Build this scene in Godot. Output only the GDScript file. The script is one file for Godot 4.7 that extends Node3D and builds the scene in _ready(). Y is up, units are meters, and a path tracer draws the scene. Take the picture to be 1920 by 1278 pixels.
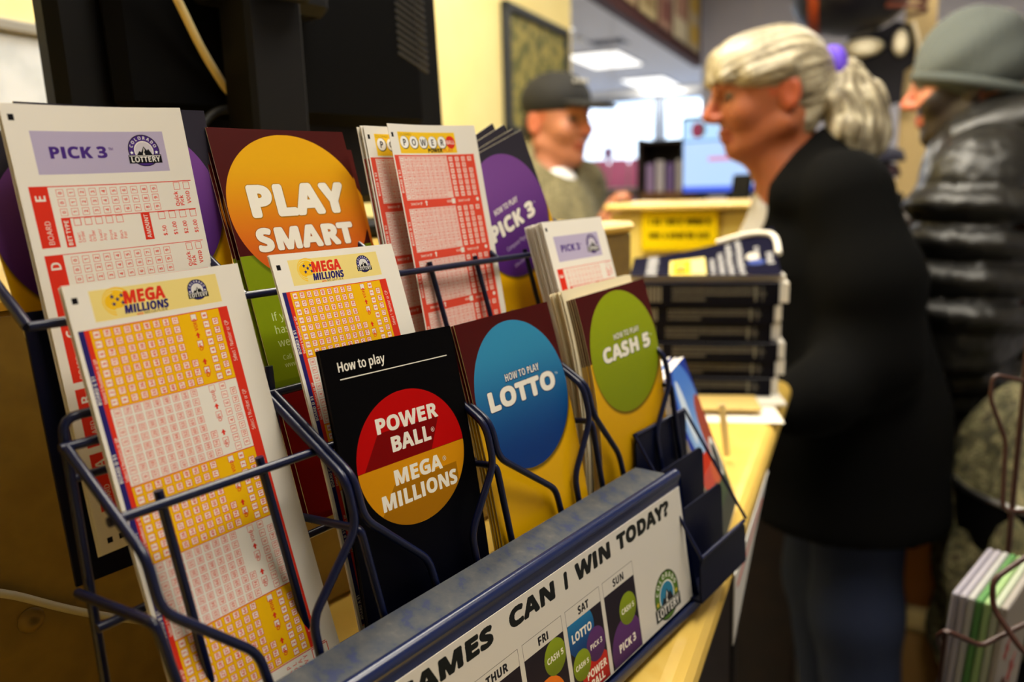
extends Node3D
# A lottery play-slip rack on a yellow shop counter; people and the store behind it.

const TH := 0.66323                       # the rack runs 38 degrees off the camera's axis
var D := Vector3(sin(TH), 0, -cos(TH))    # along the rack
var N := Vector3(cos(TH), 0, sin(TH))     # out of the rack, towards the customer
var RB := Basis(Vector3(sin(TH), 0, -cos(TH)), Vector3.UP, Vector3(cos(TH), 0, sin(TH)))
const RA := 0.41190                       # the room runs 23.6 degrees off the camera's axis
var A := Vector3(sin(RA), 0, -cos(RA))
var B := Vector3(cos(RA), 0, sin(RA))
var AB := Basis(Vector3(cos(RA), 0, sin(RA)), Vector3.UP, Vector3(-sin(RA), 0, cos(RA)))   # x across the room, z back towards the door
const CT := 1.067                         # counter height
const RO := Vector3(0.333, 1.067, -0.33)  # the rack's own base, in rack coordinates
const CEIL := 2.75
var rng := RandomNumberGenerator.new()
var M := {}
var used_names := {}


func _ready() -> void:
	rng.seed = 7
	# ---- camera
	var cam := Camera3D.new()
	cam.name = "camera"
	cam.position = Vector3(0, 1.38, 0)
	cam.rotation_degrees = Vector3(-11.0, 0, -1.75)
	cam.fov = 46.33
	cam.near = 0.02
	var ca := CameraAttributesPhysical.new()
	ca.frustum_focal_length = 28.05
	ca.frustum_near = 0.02
	ca.frustum_far = 200.0
	ca.frustum_focus_distance = 0.425
	ca.exposure_aperture = 5.2
	cam.attributes = ca
	add_child(cam)
	cam.current = true
	# ---- sky, exposure
	var we := WorldEnvironment.new()
	we.name = "world_environment"
	var env := Environment.new()
	env.background_mode = Environment.BG_SKY
	var sky := Sky.new()
	var sm := ProceduralSkyMaterial.new()
	sm.sky_top_color = Color(0.62, 0.76, 0.95)
	sm.sky_horizon_color = Color(0.86, 0.93, 1.0)
	sm.ground_horizon_color = Color(0.8, 0.85, 0.9)
	sm.ground_bottom_color = Color(0.55, 0.57, 0.6)
	sm.sun_angle_max = 0.0
	sky.sky_material = sm
	env.sky = sky
	env.background_energy_multiplier = 5.0
	env.tonemap_mode = Environment.TONE_MAPPER_LINEAR
	env.tonemap_exposure = 0.63
	env.sdfgi_enabled = true
	env.ssao_enabled = true
	env.ssil_enabled = true
	we.environment = env
	add_child(we)
	# ---- the store's ceiling lights
	for p in PANELS: ceiling_panel(p)
	materials()
	structure()
	counter()
	make_prints()
	rack()
	slips()
	counter_things()
	background_things()
	people()


const PANELS := [[9.1, -2.72, 13.0], [11.5, -2.78, 13.0], [1.5, -0.6, 8.5], [3.9, 0.35, 8.0], [0.75, 0.32, 4.6], [6.6, -2.72, 13.0], [9.1, -5.2, 13.0]]   # along the room, across it, energy


func AR(a: float, y: float, b: float) -> Vector3:
	return A * a + B * b + Vector3(0, y, 0)


func ceiling_panel(p: Array) -> void:
	var where := "over the shop floor outside the picture"
	if p[0] > 11.0: where = "farthest away, just before the shop windows"
	elif p[0] > 9.0 and p[1] > -3.0: where = "beside the yellow wall's corner, nearer of the two in view"
	var t := thing("ceiling_light", "bright oblong fluorescent ceiling light " + where, "ceiling light", AR(p[0], CEIL, p[1]), AB, "ceiling lights")
	var st := mb()
	for s in [[-0.31, 0, 0.02, 1.24], [0.31, 0, 0.02, 1.24], [0, -0.61, 0.64, 0.02], [0, 0.61, 0.64, 0.02]]:
		box(st, Vector3(s[0], -0.005, s[1]), Vector3(s[2], 0.03, s[3]), 0.003)
	part(t, "frame", st, mat(Color(0.85, 0.85, 0.86), 0.5))
	st = mb()
	box(st, Vector3(0, -0.002, 0), Vector3(0.6, 0.012, 1.2), 0.002)
	var m := mat(Color(0.95, 0.95, 0.95), 0.6)
	m.emission_enabled = true
	m.emission = Color(1.0, 0.98, 0.94)
	m.emission_energy_multiplier = 2.6
	part(t, "diffuser", st, m)
	var l := AreaLight3D.new()
	l.name = "panel_light"
	l.area_size = Vector2(0.58, 1.18)
	l.area_normalize_energy = true
	l.light_energy = p[2]
	l.light_color = Color(1.0, 0.965, 0.895)
	l.shadow_enabled = true
	l.area_range = 20.0
	l.area_attenuation = 2.0
	l.position = Vector3(0, -0.022, 0)
	l.rotation_degrees = Vector3(-90, 0, 0)
	t.add_child(l)


# ------------------------------------------------------------------ scene helpers
func numbered(n: String) -> String:
	used_names[n] = used_names.get(n, -1) + 1
	return n if used_names[n] == 0 else "%s_%03d" % [n, used_names[n]]


func R(u: float, y: float, w: float) -> Vector3:
	return D * u + N * w + Vector3(0, y, 0)


func tag(o: Node, label: String, category: String, group := "", kind := "") -> void:
	o.set_meta("label", label)
	if category: o.set_meta("category", category)
	if group: o.set_meta("group", group)
	if kind: o.set_meta("kind", kind)


func thing(called: String, label: String, category: String, at: Vector3, basis := Basis(), group := "") -> Node3D:
	var o := Node3D.new()
	o.name = numbered(called)
	add_child(o)
	o.transform = Transform3D(basis, at)
	tag(o, label, category, group)
	return o


func part(parent: Node, called: String, shape, material: Material, label := "") -> MeshInstance3D:
	var o := MeshInstance3D.new()
	o.name = called
	o.mesh = commit(shape) if shape is SurfaceTool else shape
	if material: o.material_override = material
	parent.add_child(o, true)
	if label: o.set_meta("label", label)
	return o


func single(called: String, shape, material: Material, label: String, category: String, at := Vector3.ZERO, basis := Basis(), group := "", kind := "") -> MeshInstance3D:
	var o := part(self, numbered(called), shape, material)
	o.transform = Transform3D(basis, at)
	tag(o, label, category, group, kind)
	return o


func struct_(called: String, shape, material: Material, label: String, category: String, at := Vector3.ZERO, basis := Basis()) -> MeshInstance3D:
	return single(called, shape, material, label, category, at, basis, "", "structure")


# ------------------------------------------------------------------ materials
func mat(c: Color, rough := 0.6, metal := 0.0, more := {}) -> StandardMaterial3D:
	var m := StandardMaterial3D.new()
	m.albedo_color = c
	m.roughness = rough
	m.metallic = metal
	for k in more: m.set(k, more[k])
	return m


func c8(r: int, g: int, b: int) -> Color:
	return Color8(r, g, b)


func noise_tex(freq: float, ramp: Array, seed_ := 1, oct := 4, size := 512) -> NoiseTexture2D:
	var n := FastNoiseLite.new()
	n.noise_type = FastNoiseLite.TYPE_SIMPLEX_SMOOTH
	n.frequency = freq
	n.seed = seed_
	n.fractal_octaves = oct
	var t := NoiseTexture2D.new()
	t.width = size
	t.height = size
	t.seamless = true
	t.noise = n
	if ramp:
		var g := Gradient.new()
		var off := PackedFloat32Array()
		var col := PackedColorArray()
		for r in ramp:
			off.append(r[0])
			col.append(r[1])
		g.offsets = off
		g.colors = col
		t.color_ramp = g
	return t


func noisy(freq: float, ramp: Array, rough: float, scale: float, seed_ := 1, bump := 0.0) -> StandardMaterial3D:
	var m := mat(Color.WHITE, rough)
	m.albedo_texture = noise_tex(freq, ramp, seed_)
	m.uv1_triplanar = true
	m.uv1_scale = Vector3.ONE * scale
	if bump > 0.0:
		m.heightmap_enabled = true
		m.heightmap_scale = bump
		m.heightmap_texture = noise_tex(freq * 3.0, [], seed_ + 5)
	return m


func materials() -> void:
	M.navy = mat(c8(8, 17, 52), 0.28, 0.0, {"metallic_specular": 0.42})
	M.navy_plate = mat(c8(8, 13, 38), 0.42, 0.0, {"metallic_specular": 0.25})
	M.navy_lip = mat(c8(11, 27, 72), 0.24, 0.0, {"metallic_specular": 0.5})
	M.dust = noisy(0.02, [[0.0, c8(18, 34, 80)], [0.24, c8(22, 38, 80)], [0.32, c8(44, 52, 68)], [0.5, c8(58, 62, 70)], [0.7, c8(66, 68, 72)], [1.0, c8(88, 87, 84)]], 0.7, 5.5, 3)
	M.dust.albedo_texture.noise.fractal_octaves = 7
	M.dust.albedo_texture.noise.fractal_gain = 0.62
	M.laminate = noisy(0.01, [[0.0, c8(212, 175, 78)], [0.5, c8(220, 184, 88)], [0.8, c8(223, 188, 94)], [1.0, c8(210, 170, 70)]], 0.38, 3.0, 11)
	M.riser_shaded = noisy(0.012, [[0.0, c8(104, 80, 24)], [0.5, c8(122, 96, 30)], [1.0, c8(108, 82, 20)]], 0.5, 3.0, 12)  # ledge laminate, darkened in its colour to hold the shade behind the rack
	M.rim = mat(c8(236, 218, 160), 0.45)
	M.dark_wood = noisy(0.01, [[0.0, c8(26, 16, 10)], [1.0, c8(44, 28, 18)]], 0.55, 2.0, 5)
	M.paper = mat(c8(238, 232, 220), 0.85)
	M.cream = mat(c8(226, 214, 182), 0.85)
	M.black = mat(c8(6, 6, 7), 0.5, 0.0, {"metallic_specular": 0.3})
	M.black_soft = mat(c8(4, 4, 5), 0.75, 0.0, {"metallic_specular": 0.2})
	M.pole = mat(c8(17, 17, 19), 0.6, 0.0, {"metallic_specular": 0.3})
	M.wall = noisy(0.01, [[0.0, c8(238, 218, 146)], [1.0, c8(243, 225, 156)]], 0.8, 1.0, 21)
	M.trim_grey = mat(c8(130, 128, 122), 0.6)
	M.white = mat(c8(235, 236, 238), 0.5)
	M.grey_wall = noisy(0.01, [[0.0, c8(196, 197, 214)], [1.0, c8(204, 204, 216)]], 0.85, 1.0, 22)
	M.ceiling = noisy(0.05, [[0.0, c8(222, 222, 230)], [1.0, c8(232, 232, 238)]], 0.9, 1.5, 23)
	M.floor = noisy(0.01, [[0.0, c8(120, 116, 108)], [1.0, c8(140, 136, 128)]], 0.45, 1.0, 24)
	M.maroon = mat(c8(72, 32, 32), 0.6)
	M.steel = mat(c8(190, 190, 195), 0.3, 1.0)
	M.skin = mat(c8(196, 132, 100), 0.55, 0.0, {"vertex_color_use_as_albedo": false, "subsurf_scatter_enabled": true, "subsurf_scatter_strength": 0.15})


# ------------------------------------------------------------------ mesh helpers
func mb() -> SurfaceTool:
	var st := SurfaceTool.new()
	st.begin(Mesh.PRIMITIVE_TRIANGLES)
	return st


func commit(st: SurfaceTool) -> ArrayMesh:
	return st.commit()


func tri(st: SurfaceTool, a: Vector3, b: Vector3, c: Vector3) -> void:
	var n := (c - a).cross(b - a).normalized()
	for p in [a, b, c]:
		st.set_normal(n)
		st.add_vertex(p)


func quad(st: SurfaceTool, a: Vector3, b: Vector3, c: Vector3, d: Vector3) -> void:
	tri(st, a, b, c)
	tri(st, a, c, d)


func ring_loft(st: SurfaceTool, rings: Array, closed := true, cap := true) -> void:
	# rings of equal count, smooth across; normals from the grid
	var n: int = rings[0].size()
	var rows := rings.size()
	var nor := []
	for i in rows:
		var row := PackedVector3Array()
		for j in n:
			var p0: Vector3 = rings[maxi(i - 1, 0)][j]
			var p1: Vector3 = rings[mini(i + 1, rows - 1)][j]
			var q0: Vector3 = rings[i][(j + n - 1) % n] if closed else rings[i][maxi(j - 1, 0)]
			var q1: Vector3 = rings[i][(j + 1) % n] if closed else rings[i][mini(j + 1, n - 1)]
			row.append((q1 - q0).cross(p1 - p0).normalized())
		nor.append(row)
	for i in rows - 1:
		for j in (n if closed else n - 1):
			var k := (j + 1) % n
			for v in [[i, j], [i + 1, j], [i + 1, k], [i, j], [i + 1, k], [i, k]]:
				st.set_normal(nor[v[0]][v[1]])
				st.add_vertex(rings[v[0]][v[1]])
	if cap and closed:
		for e in [0, rows - 1]:
			var c := Vector3.ZERO
			for p in rings[e]: c += p
			c /= n
			for j in n:
				var a: Vector3 = rings[e][j]
				var b: Vector3 = rings[e][(j + 1) % n]
				if e == 0: tri(st, c, a, b)
				else: tri(st, c, b, a)


func rounded(pts: Array, r: float, steps := 4) -> PackedVector3Array:
	# a path with its corners rounded off
	var out := PackedVector3Array()
	for i in pts.size():
		var p: Vector3 = pts[i]
		if i == 0 or i == pts.size() - 1:
			out.append(p)
			continue
		var a: Vector3 = pts[i - 1]
		var b: Vector3 = pts[i + 1]
		var ra := minf(r, p.distance_to(a) * 0.45)
		var rb := minf(r, p.distance_to(b) * 0.45)
		var pa := p + (a - p).normalized() * ra
		var pb := p + (b - p).normalized() * rb
		for k in steps + 1:
			var t := float(k) / steps
			out.append(pa.lerp(p, t).lerp(p.lerp(pb, t), t))
	return out


func tube(st: SurfaceTool, path: PackedVector3Array, r: float, seg := 8, r_end := -1.0) -> void:
	var rings := []
	var up := Vector3(0.123, 0.93, 0.31)
	for i in path.size():
		var t := (path[mini(i + 1, path.size() - 1)] - path[maxi(i - 1, 0)]).normalized()
		if absf(t.dot(up)) > 0.98 and i == 0: up = Vector3(0.9, 0.1, 0.4)
		var x := up.cross(t).normalized()
		up = t.cross(x).normalized()
		var rr := r if r_end < 0.0 else lerpf(r, r_end, float(i) / (path.size() - 1))
		var ring := PackedVector3Array()
		for j in seg:
			var an := -TAU * j / seg
			ring.append(path[i] + (x * cos(an) + up * sin(an)) * rr)
		rings.append(ring)
	ring_loft(st, rings)


func wire(pts: Array, r := 0.0022, bend := 0.007) -> SurfaceTool:
	var st := mb()
	tube(st, rounded(pts, bend), r)
	return st


func box(st: SurfaceTool, c: Vector3, s: Vector3, bv := 0.002, basis := Basis()) -> void:
	# a box with chamfered edges: three shrunken slabs of corners
	var h := s / 2.0
	bv = minf(bv, minf(h.x, minf(h.y, h.z)) * 0.9)
	var P := func(x: float, y: float, z: float) -> Vector3: return c + basis * Vector3(x, y, z)
	for ax in 3:
		for sg in [-1.0, 1.0]:
			var n := Vector3.ZERO
			n[ax] = sg
			var u := Vector3.ZERO
			var v := Vector3.ZERO
			u[(ax + 1) % 3] = 1.0
			v[(ax + 2) % 3] = 1.0
			var hu: float = h[(ax + 1) % 3] - bv
			var hv: float = h[(ax + 2) % 3] - bv
			var o: Vector3 = n * h[ax]
			var q := [o - u * hu - v * hv, o - u * hu + v * hv, o + u * hu + v * hv, o + u * hu - v * hv]
			if sg < 0: q.reverse()
			quad(st, c + basis * q[0], c + basis * q[1], c + basis * q[2], c + basis * q[3])
	if bv <= 0.00001: return
	for ax in 3:
		var a1 := (ax + 1) % 3
		var a2 := (ax + 2) % 3
		for s1 in [-1.0, 1.0]:
			for s2 in [-1.0, 1.0]:
				var e := []
				for k in 4:
					var p := Vector3.ZERO
					p[ax] = (h[ax] - bv) * (-1.0 if k in [0, 3] else 1.0)
					p[a1] = s1 * (h[a1] - (0.0 if k < 2 else bv))
					p[a2] = s2 * (h[a2] - (bv if k < 2 else 0.0))
					e.append(p)
				if s1 * s2 > 0: e.reverse()
				quad(st, c + basis * e[0], c + basis * e[1], c + basis * e[2], c + basis * e[3])
	for sx in [-1.0, 1.0]:
		for sy in [-1.0, 1.0]:
			for sz in [-1.0, 1.0]:
				var a := Vector3(sx * h.x, sy * (h.y - bv), sz * (h.z - bv))
				var b := Vector3(sx * (h.x - bv), sy * h.y, sz * (h.z - bv))
				var d := Vector3(sx * (h.x - bv), sy * (h.y - bv), sz * h.z)
				if sx * sy * sz > 0: tri(st, c + basis * a, c + basis * d, c + basis * b)
				else: tri(st, c + basis * a, c + basis * b, c + basis * d)


func prism(st: SurfaceTool, pts: PackedVector2Array, z0: float, z1: float, xf := Transform3D()) -> void:
	# a flat outline (x, y) given thickness from z0 to z1
	var idx := Geometry2D.triangulate_polygon(pts)
	if Geometry2D.is_polygon_clockwise(pts): pass
	for i in range(0, idx.size(), 3):
		var a := pts[idx[i]]
		var b := pts[idx[i + 1]]
		var c := pts[idx[i + 2]]
		if (b - a).cross(c - a) > 0:
			var sw := b
			b = c
			c = sw
		tri(st, xf * Vector3(a.x, a.y, z1), xf * Vector3(b.x, b.y, z1), xf * Vector3(c.x, c.y, z1))
		tri(st, xf * Vector3(a.x, a.y, z0), xf * Vector3(c.x, c.y, z0), xf * Vector3(b.x, b.y, z0))
	var area := 0.0
	for i in pts.size():
		area += pts[i].cross(pts[(i + 1) % pts.size()])
	for i in pts.size():
		var a := pts[i]
		var b := pts[(i + 1) % pts.size()]
		if area < 0:
			var sw := a
			a = b
			b = sw
		quad(st, xf * Vector3(a.x, a.y, z0), xf * Vector3(a.x, a.y, z1), xf * Vector3(b.x, b.y, z1), xf * Vector3(b.x, b.y, z0))


func lathe(st: SurfaceTool, prof: Array, seg := 24, c := Vector3.ZERO) -> void:
	var rings := []
	for p in prof:
		var ring := PackedVector3Array()
		for j in seg:
			var an := TAU * j / seg
			ring.append(c + Vector3(cos(an) * p[0], p[1], sin(an) * p[0]))
		rings.append(ring)
	ring_loft(st, rings)


func sheet(w: float, l: float, tilt0: float, tilt1: float, cup := 0.0, th := 0.00025, lift := 0.0) -> ArrayMesh:
	# a printed sheet hanging down from its top left corner, leaning back by tilt0 (top) .. tilt1 (foot); surface 0 is the printed face
	var nx := 6
	var ny := 22
	var front := []
	var back := []
	var y := 0.0
	var z := 0.0
	for j in ny + 1:
		var v := float(j) / ny
		var t := lerpf(tilt0, tilt1, v)
		var n := Vector3(0, sin(t), cos(t))
		var fr := PackedVector3Array()
		var bk := PackedVector3Array()
		for i in nx + 1:
			var s := float(i) / nx
			var off := -cup * 4.0 * s * (1.0 - s) * (1.0 - 0.5 * v) + lift * s * s * maxf(0.0, 1.0 - v * 4.0)
			fr.append(Vector3(s * w, y, z) + n * off)
			bk.append(Vector3(s * w, y, z) + n * (off - th))
		front.append(fr)
		back.append(bk)
		y -= cos(t) * l / ny
		z += sin(t) * l / ny
	var st := mb()
	for j in ny:
		for i in nx:
			for k in [[0, 0], [1, 0], [1, 1], [0, 0], [1, 1], [0, 1]]:
				var a: int = i + k[0]
				var b: int = j + k[1]
				st.set_uv(Vector2(float(a) / nx, float(b) / ny))
				var du: Vector3 = front[b][mini(a + 1, nx)] - front[b][maxi(a - 1, 0)]
				var dv: Vector3 = front[mini(b + 1, ny)][a] - front[maxi(b - 1, 0)][a]
				st.set_normal(dv.cross(du).normalized())
				st.add_vertex(front[b][a])
	var m := st.commit()
	st = mb()
	for j in ny:
		for i in nx:
			quad(st, back[j][i + 1], back[j][i], back[j + 1][i], back[j + 1][i + 1])
		quad(st, back[j][0], front[j][0], front[j + 1][0], back[j + 1][0])
		quad(st, front[j][nx], back[j][nx], back[j + 1][nx], front[j + 1][nx])
	for i in nx:
		quad(st, back[0][i], back[0][i + 1], front[0][i + 1], front[0][i])
		quad(st, front[ny][i], front[ny][i + 1], back[ny][i + 1], back[ny][i])
	return st.commit(m)


# ------------------------------------------------------------------ flat print: a small painter in millimetres
class Pad:
	var im: Image
	var s: float
	func _init(w_mm: float, h_mm: float, scale: float, bg: Color) -> void:
		s = scale
		im = Image.create(int(w_mm * s), int(h_mm * s), false, Image.FORMAT_RGBA8)
		im.fill(bg)

	func rect(x: float, y: float, w: float, h: float, c: Color) -> void:
		var x0 := roundi(x * s)
		var y0 := roundi(y * s)
		im.fill_rect(Rect2i(x0, y0, maxi(1, roundi((x + w) * s) - x0), maxi(1, roundi((y + h) * s) - y0)), c)

	func frame(x: float, y: float, w: float, h: float, t: float, c: Color) -> void:
		rect(x, y, w, t, c)
		rect(x, y + h - t, w, t, c)
		rect(x, y, t, h, c)
		rect(x + w - t, y, t, h, c)

	func fill(polys: Array, c: Color) -> void:
		# even-odd fill of outlines given in pixels
		var ax := PackedFloat32Array()
		var ay := PackedFloat32Array()
		var bx := PackedFloat32Array()
		var by := PackedFloat32Array()
		var lo := 1e9
		var hi := -1e9
		for poly: PackedVector2Array in polys:
			var n := poly.size()
			for i in n:
				var p := poly[i]
				var q := poly[(i + 1) % n]
				if p.y == q.y: continue
				if p.y > q.y:
					var t := p
					p = q
					q = t
				ax.append(p.x)
				ay.append(p.y)
				bx.append(q.x)
				by.append(q.y)
				lo = minf(lo, p.y)
				hi = maxf(hi, q.y)
		var ne := ax.size()
		for row in range(maxi(0, floori(lo)), mini(im.get_height() - 1, ceili(hi)) + 1):
			var yc := row + 0.5
			var xs := PackedFloat32Array()
			for e in ne:
				if ay[e] <= yc and by[e] > yc:
					xs.append(ax[e] + (bx[e] - ax[e]) * (yc - ay[e]) / (by[e] - ay[e]))
			xs.sort()
			for k in range(0, xs.size() - 1, 2):
				var x0 := maxi(0, roundi(xs[k]))
				var x1 := roundi(xs[k + 1])
				if x1 > x0: im.fill_rect(Rect2i(x0, row, x1 - x0, 1), c)

	func poly(pts: Array, c: Color) -> void:
		var q := PackedVector2Array()
		for p in pts: q.append(Vector2(p[0], p[1]) * s)
		fill([q], c)

	func ellipse(cx: float, cy: float, rx: float, ry: float, c0: Color, c1 = null, y_from := -1e9, y_to := 1e9) -> void:
		# filled ellipse, its ink running from c0 at the top to c1 at the foot
		for row in range(maxi(0, ceili(maxf(cy - ry, y_from) * s)), mini(im.get_height(), floori(minf(cy + ry, y_to) * s))):
			var t := ((row + 0.5) / s - cy) / ry
			var half := rx * sqrt(maxf(0.0, 1.0 - t * t))
			var x0 := roundi((cx - half) * s)
			im.fill_rect(Rect2i(x0, row, roundi((cx + half) * s) - x0, 1), c0 if c1 == null else c0.lerp(c1, smoothstep(-0.75, 0.9, t)))

	func texture() -> ImageTexture:
		return ImageTexture.create_from_image(im)


var fonts := {}
var glyphs := {}


func font_rid(kind: String) -> RID:
	if not fonts.has(kind):
		var f := SystemFont.new()
		f.font_names = PackedStringArray(["Droid Serif" if kind == "serif" else "Droid Sans"])
		f.font_weight = 400 if kind == "thin" else 700
		fonts[kind] = [f, f.get_rids()[0]]
	return fonts[kind][1]


func glyph(kind: String, ch: String) -> Dictionary:
	var key := kind + ch
	if glyphs.has(key): return glyphs[key]
	if ch == "I" and kind != "serif":      # the signs' capital I is a plain bar
		var w := 0.095 if kind == "thin" else 0.17
		var bar := PackedVector2Array([Vector2(0.09, 0), Vector2(0.09 + w, 0), Vector2(0.09 + w, -0.714), Vector2(0.09, -0.714)])
		if not _outer_sign(kind): return {"polys": [bar], "adv": 0.18 + w}
		bar.reverse()
		glyphs[key] = {"polys": [bar], "adv": 0.18 + w}
		return glyphs[key]
	var ts := TextServerManager.get_primary_interface()
	var rid := font_rid(kind)
	var gi: int = ts.font_get_glyph_index(rid, 64, ch.unicode_at(0), 0)
	var d: Dictionary = ts.font_get_glyph_contours(rid, 64, gi)
	var out := []
	var pts: PackedVector3Array = d.get("points", PackedVector3Array())
	var from := 0
	for last: int in d.get("contours", PackedInt32Array()):
		var c := []
		for i in range(from, last + 1): c.append(pts[i])
		from = last + 1
		var full := []      # put the on-curve points back in between two off-curve ones
		for i in c.size():
			full.append(c[i])
			var nx: Vector3 = c[(i + 1) % c.size()]
			if c[i].z != 1.0 and nx.z != 1.0: full.append(Vector3((c[i].x + nx.x) / 2, (c[i].y + nx.y) / 2, 1.0))
		var start := 0
		while start < full.size() and full[start].z != 1.0: start += 1
		var poly := PackedVector2Array()
		var n := full.size()
		for k in n:
			var p: Vector3 = full[(start + k) % n]
			if p.z == 1.0:
				poly.append(Vector2(p.x, p.y) / 64.0)
			else:
				var a: Vector3 = full[(start + k + n - 1) % n]
				var b: Vector3 = full[(start + k + 1) % n]
				for t in [0.33, 0.67]:
					var q := Vector2(a.x, a.y).lerp(Vector2(p.x, p.y), t).lerp(Vector2(p.x, p.y).lerp(Vector2(b.x, b.y), t), t)
					poly.append(q / 64.0)
		out.append(poly)
	glyphs[key] = {"polys": out, "adv": ts.font_get_glyph_advance(rid, 64, gi).x / 64.0}
	return glyphs[key]


func text_width(kind: String, str_: String, em: float, sx: float, tr: float) -> float:
	var w := 0.0
	for ch in str_: w += glyph(kind, ch).adv * em * sx + tr
	return w - tr


func text(p: Pad, str_: String, x: float, y: float, cap: float, c: Color, o := {}) -> void:
	# o: kind bold|thin|serif, ang (degrees, clockwise), al (0 left .. 1 right), sx, tr (mm), grow (mm, round), slant, fit (mm: width to fill)
	var kind: String = o.get("kind", "bold")
	var em := cap / 0.714
	var sx: float = o.get("sx", 1.0)
	var tr: float = o.get("tr", 0.0)
	var grow: float = o.get("grow", 0.0)
	if o.has("fit"): sx = o.fit / maxf(0.01, text_width(kind, str_, em, 1.0, tr))
	var dir := Transform2D(deg_to_rad(o.get("ang", 0.0)), Vector2(x, y) * p.s)
	var cur: float = -text_width(kind, str_, em, sx, tr) * float(o.get("al", 0.0))
	var sl: float = o.get("slant", 0.0)
	for ch in str_:
		var g := glyph(kind, ch)
		var out := []
		for poly: PackedVector2Array in g.polys:
			var q := PackedVector2Array()
			for v in poly: q.append(Vector2(cur + (v.x * sx - v.y * sl) * em, v.y * em) * p.s)
			if grow != 0.0:
				var area := 0.0
				for i in q.size(): area += q[i].cross(q[(i + 1) % q.size()])
				var outer := area > 0.0   # TrueType: outer contours and holes run opposite ways
				var solid := outer == _outer_sign(kind)
				var soft: float = o.get("soft", 0.0) * p.s
				var bits: Array = Geometry2D.offset_polygon(q, -soft) if solid and soft > 0.0 else [q]
				for bit in bits:
					for r in Geometry2D.offset_polygon(bit, soft + grow * p.s if solid and soft > 0.0 else grow * p.s * (1.0 if solid else -1.0), Geometry2D.JOIN_ROUND):
						out.append(dir * r)
			else:
				out.append(dir * q)
		if out: p.fill(out, c)
		cur += g.adv * em * sx + tr


var outer_sign := {}


func _outer_sign(kind: String) -> bool:
	if not outer_sign.has(kind):
		var q: PackedVector2Array = glyph(kind, "L").polys[0]
		var area := 0.0
		for i in q.size(): area += q[i].cross(q[(i + 1) % q.size()])
		outer_sign[kind] = area > 0.0
	return outer_sign[kind]


func arc_text(p: Pad, str_: String, cx: float, cy: float, r: float, cap: float, c: Color, spread: float, mid := -90.0) -> void:
	for i in str_.length():
		var a := mid + (float(i) / (str_.length() - 1) - 0.5) * spread
		var at := Vector2(cx, cy) + Vector2.from_angle(deg_to_rad(a)) * r
		text(p, str_[i], at.x, at.y, cap, c, {"ang": a + 90.0, "al": 0.5})


func lottery_logo(p: Pad, cx: float, cy: float, r: float, ring: Color, inner: Color, banner: Color, star: Color) -> void:
	p.ellipse(cx, cy, r, r, banner)
	p.ellipse(cx, cy, r * 0.95, r * 0.95, ring)
	p.ellipse(cx, cy + r * 0.02, r * 0.62, r * 0.62, Color(0.93, 0.92, 0.9))
	p.ellipse(cx, cy + r * 0.02, r * 0.56, r * 0.56, inner)
	arc_text(p, "COLORADO", cx, cy, r * 0.70, r * 0.2, Color(0.93, 0.92, 0.9), 138.0)
	for sg in [-1.0, 1.0]:
		p.poly(star_pts(cx + sg * r * 0.79, cy + r * 0.12, r * 0.13), star)
	var blk := Color(0.08, 0.08, 0.1)
	p.poly([[cx - r * 0.5, cy + r * 0.3], [cx - r * 0.3, cy + r * 0.02], [cx - r * 0.18, cy + r * 0.1], [cx + r * 0.02, cy - r * 0.26], [cx + r * 0.2, cy + r * 0.0], [cx + r * 0.3, cy - r * 0.1], [cx + r * 0.52, cy + r * 0.3]], blk)
	p.poly([[cx - r * 0.12, cy + r * 0.3], [cx - r * 0.05, cy + r * 0.08], [cx + r * 0.02, cy - r * 0.2], [cx + r * 0.06, cy - r * 0.02], [cx - r * 0.02, cy + r * 0.12], [cx + r * 0.06, cy + r * 0.3]], Color(0.93, 0.92, 0.9))
	p.poly([[cx - r * 1.06, cy + r * 0.27], [cx + r * 1.06, cy + r * 0.27], [cx + r * 1.06, cy + r * 0.8], [cx - r * 1.06, cy + r * 0.8]], banner)
	p.poly([[cx - r * 1.0, cy + r * 0.31], [cx + r * 1.0, cy + r * 0.31], [cx + r * 1.0, cy + r * 0.34], [cx - r * 1.0, cy + r * 0.34]], Color(0.93, 0.92, 0.9))
	text(p, "LOTTERY", cx, cy + r * 0.72, r * 0.34, Color(0.95, 0.94, 0.92), {"al": 0.5, "fit": r * 1.9})


func star_pts(cx: float, cy: float, r: float) -> Array:
	var out := []
	for i in 10:
		var a := -PI / 2 + i * PI / 5
		var rr := r if i % 2 == 0 else r * 0.42
		out.append([cx + cos(a) * rr, cy + sin(a) * rr])
	return out


const INK := Color(0.07, 0.06, 0.08)
const RED := Color(0.86, 0.20, 0.13)
const PALE := Color(0.925, 0.905, 0.87)
const VIOLET := Color(0.28, 0.17, 0.50)
const BLUE := Color(0.16, 0.14, 0.42)


func cell(p: Pad, x: float, y: float, w: float, h: float, t: float, line: Color, str_ := "", fill_ = null, ink = null) -> void:
	# a numbered box, its figures turned to read upwards
	p.rect(x - w / 2, y - h / 2, w, h, line)
	p.rect(x - w / 2 + t, y - h / 2 + t, w - 2 * t, h - 2 * t, PALE if fill_ == null else fill_)
	if str_: text(p, str_, x + w * 0.27, y, w * 0.50, line if ink == null else ink, {"ang": -90.0, "al": 0.5})


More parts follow.
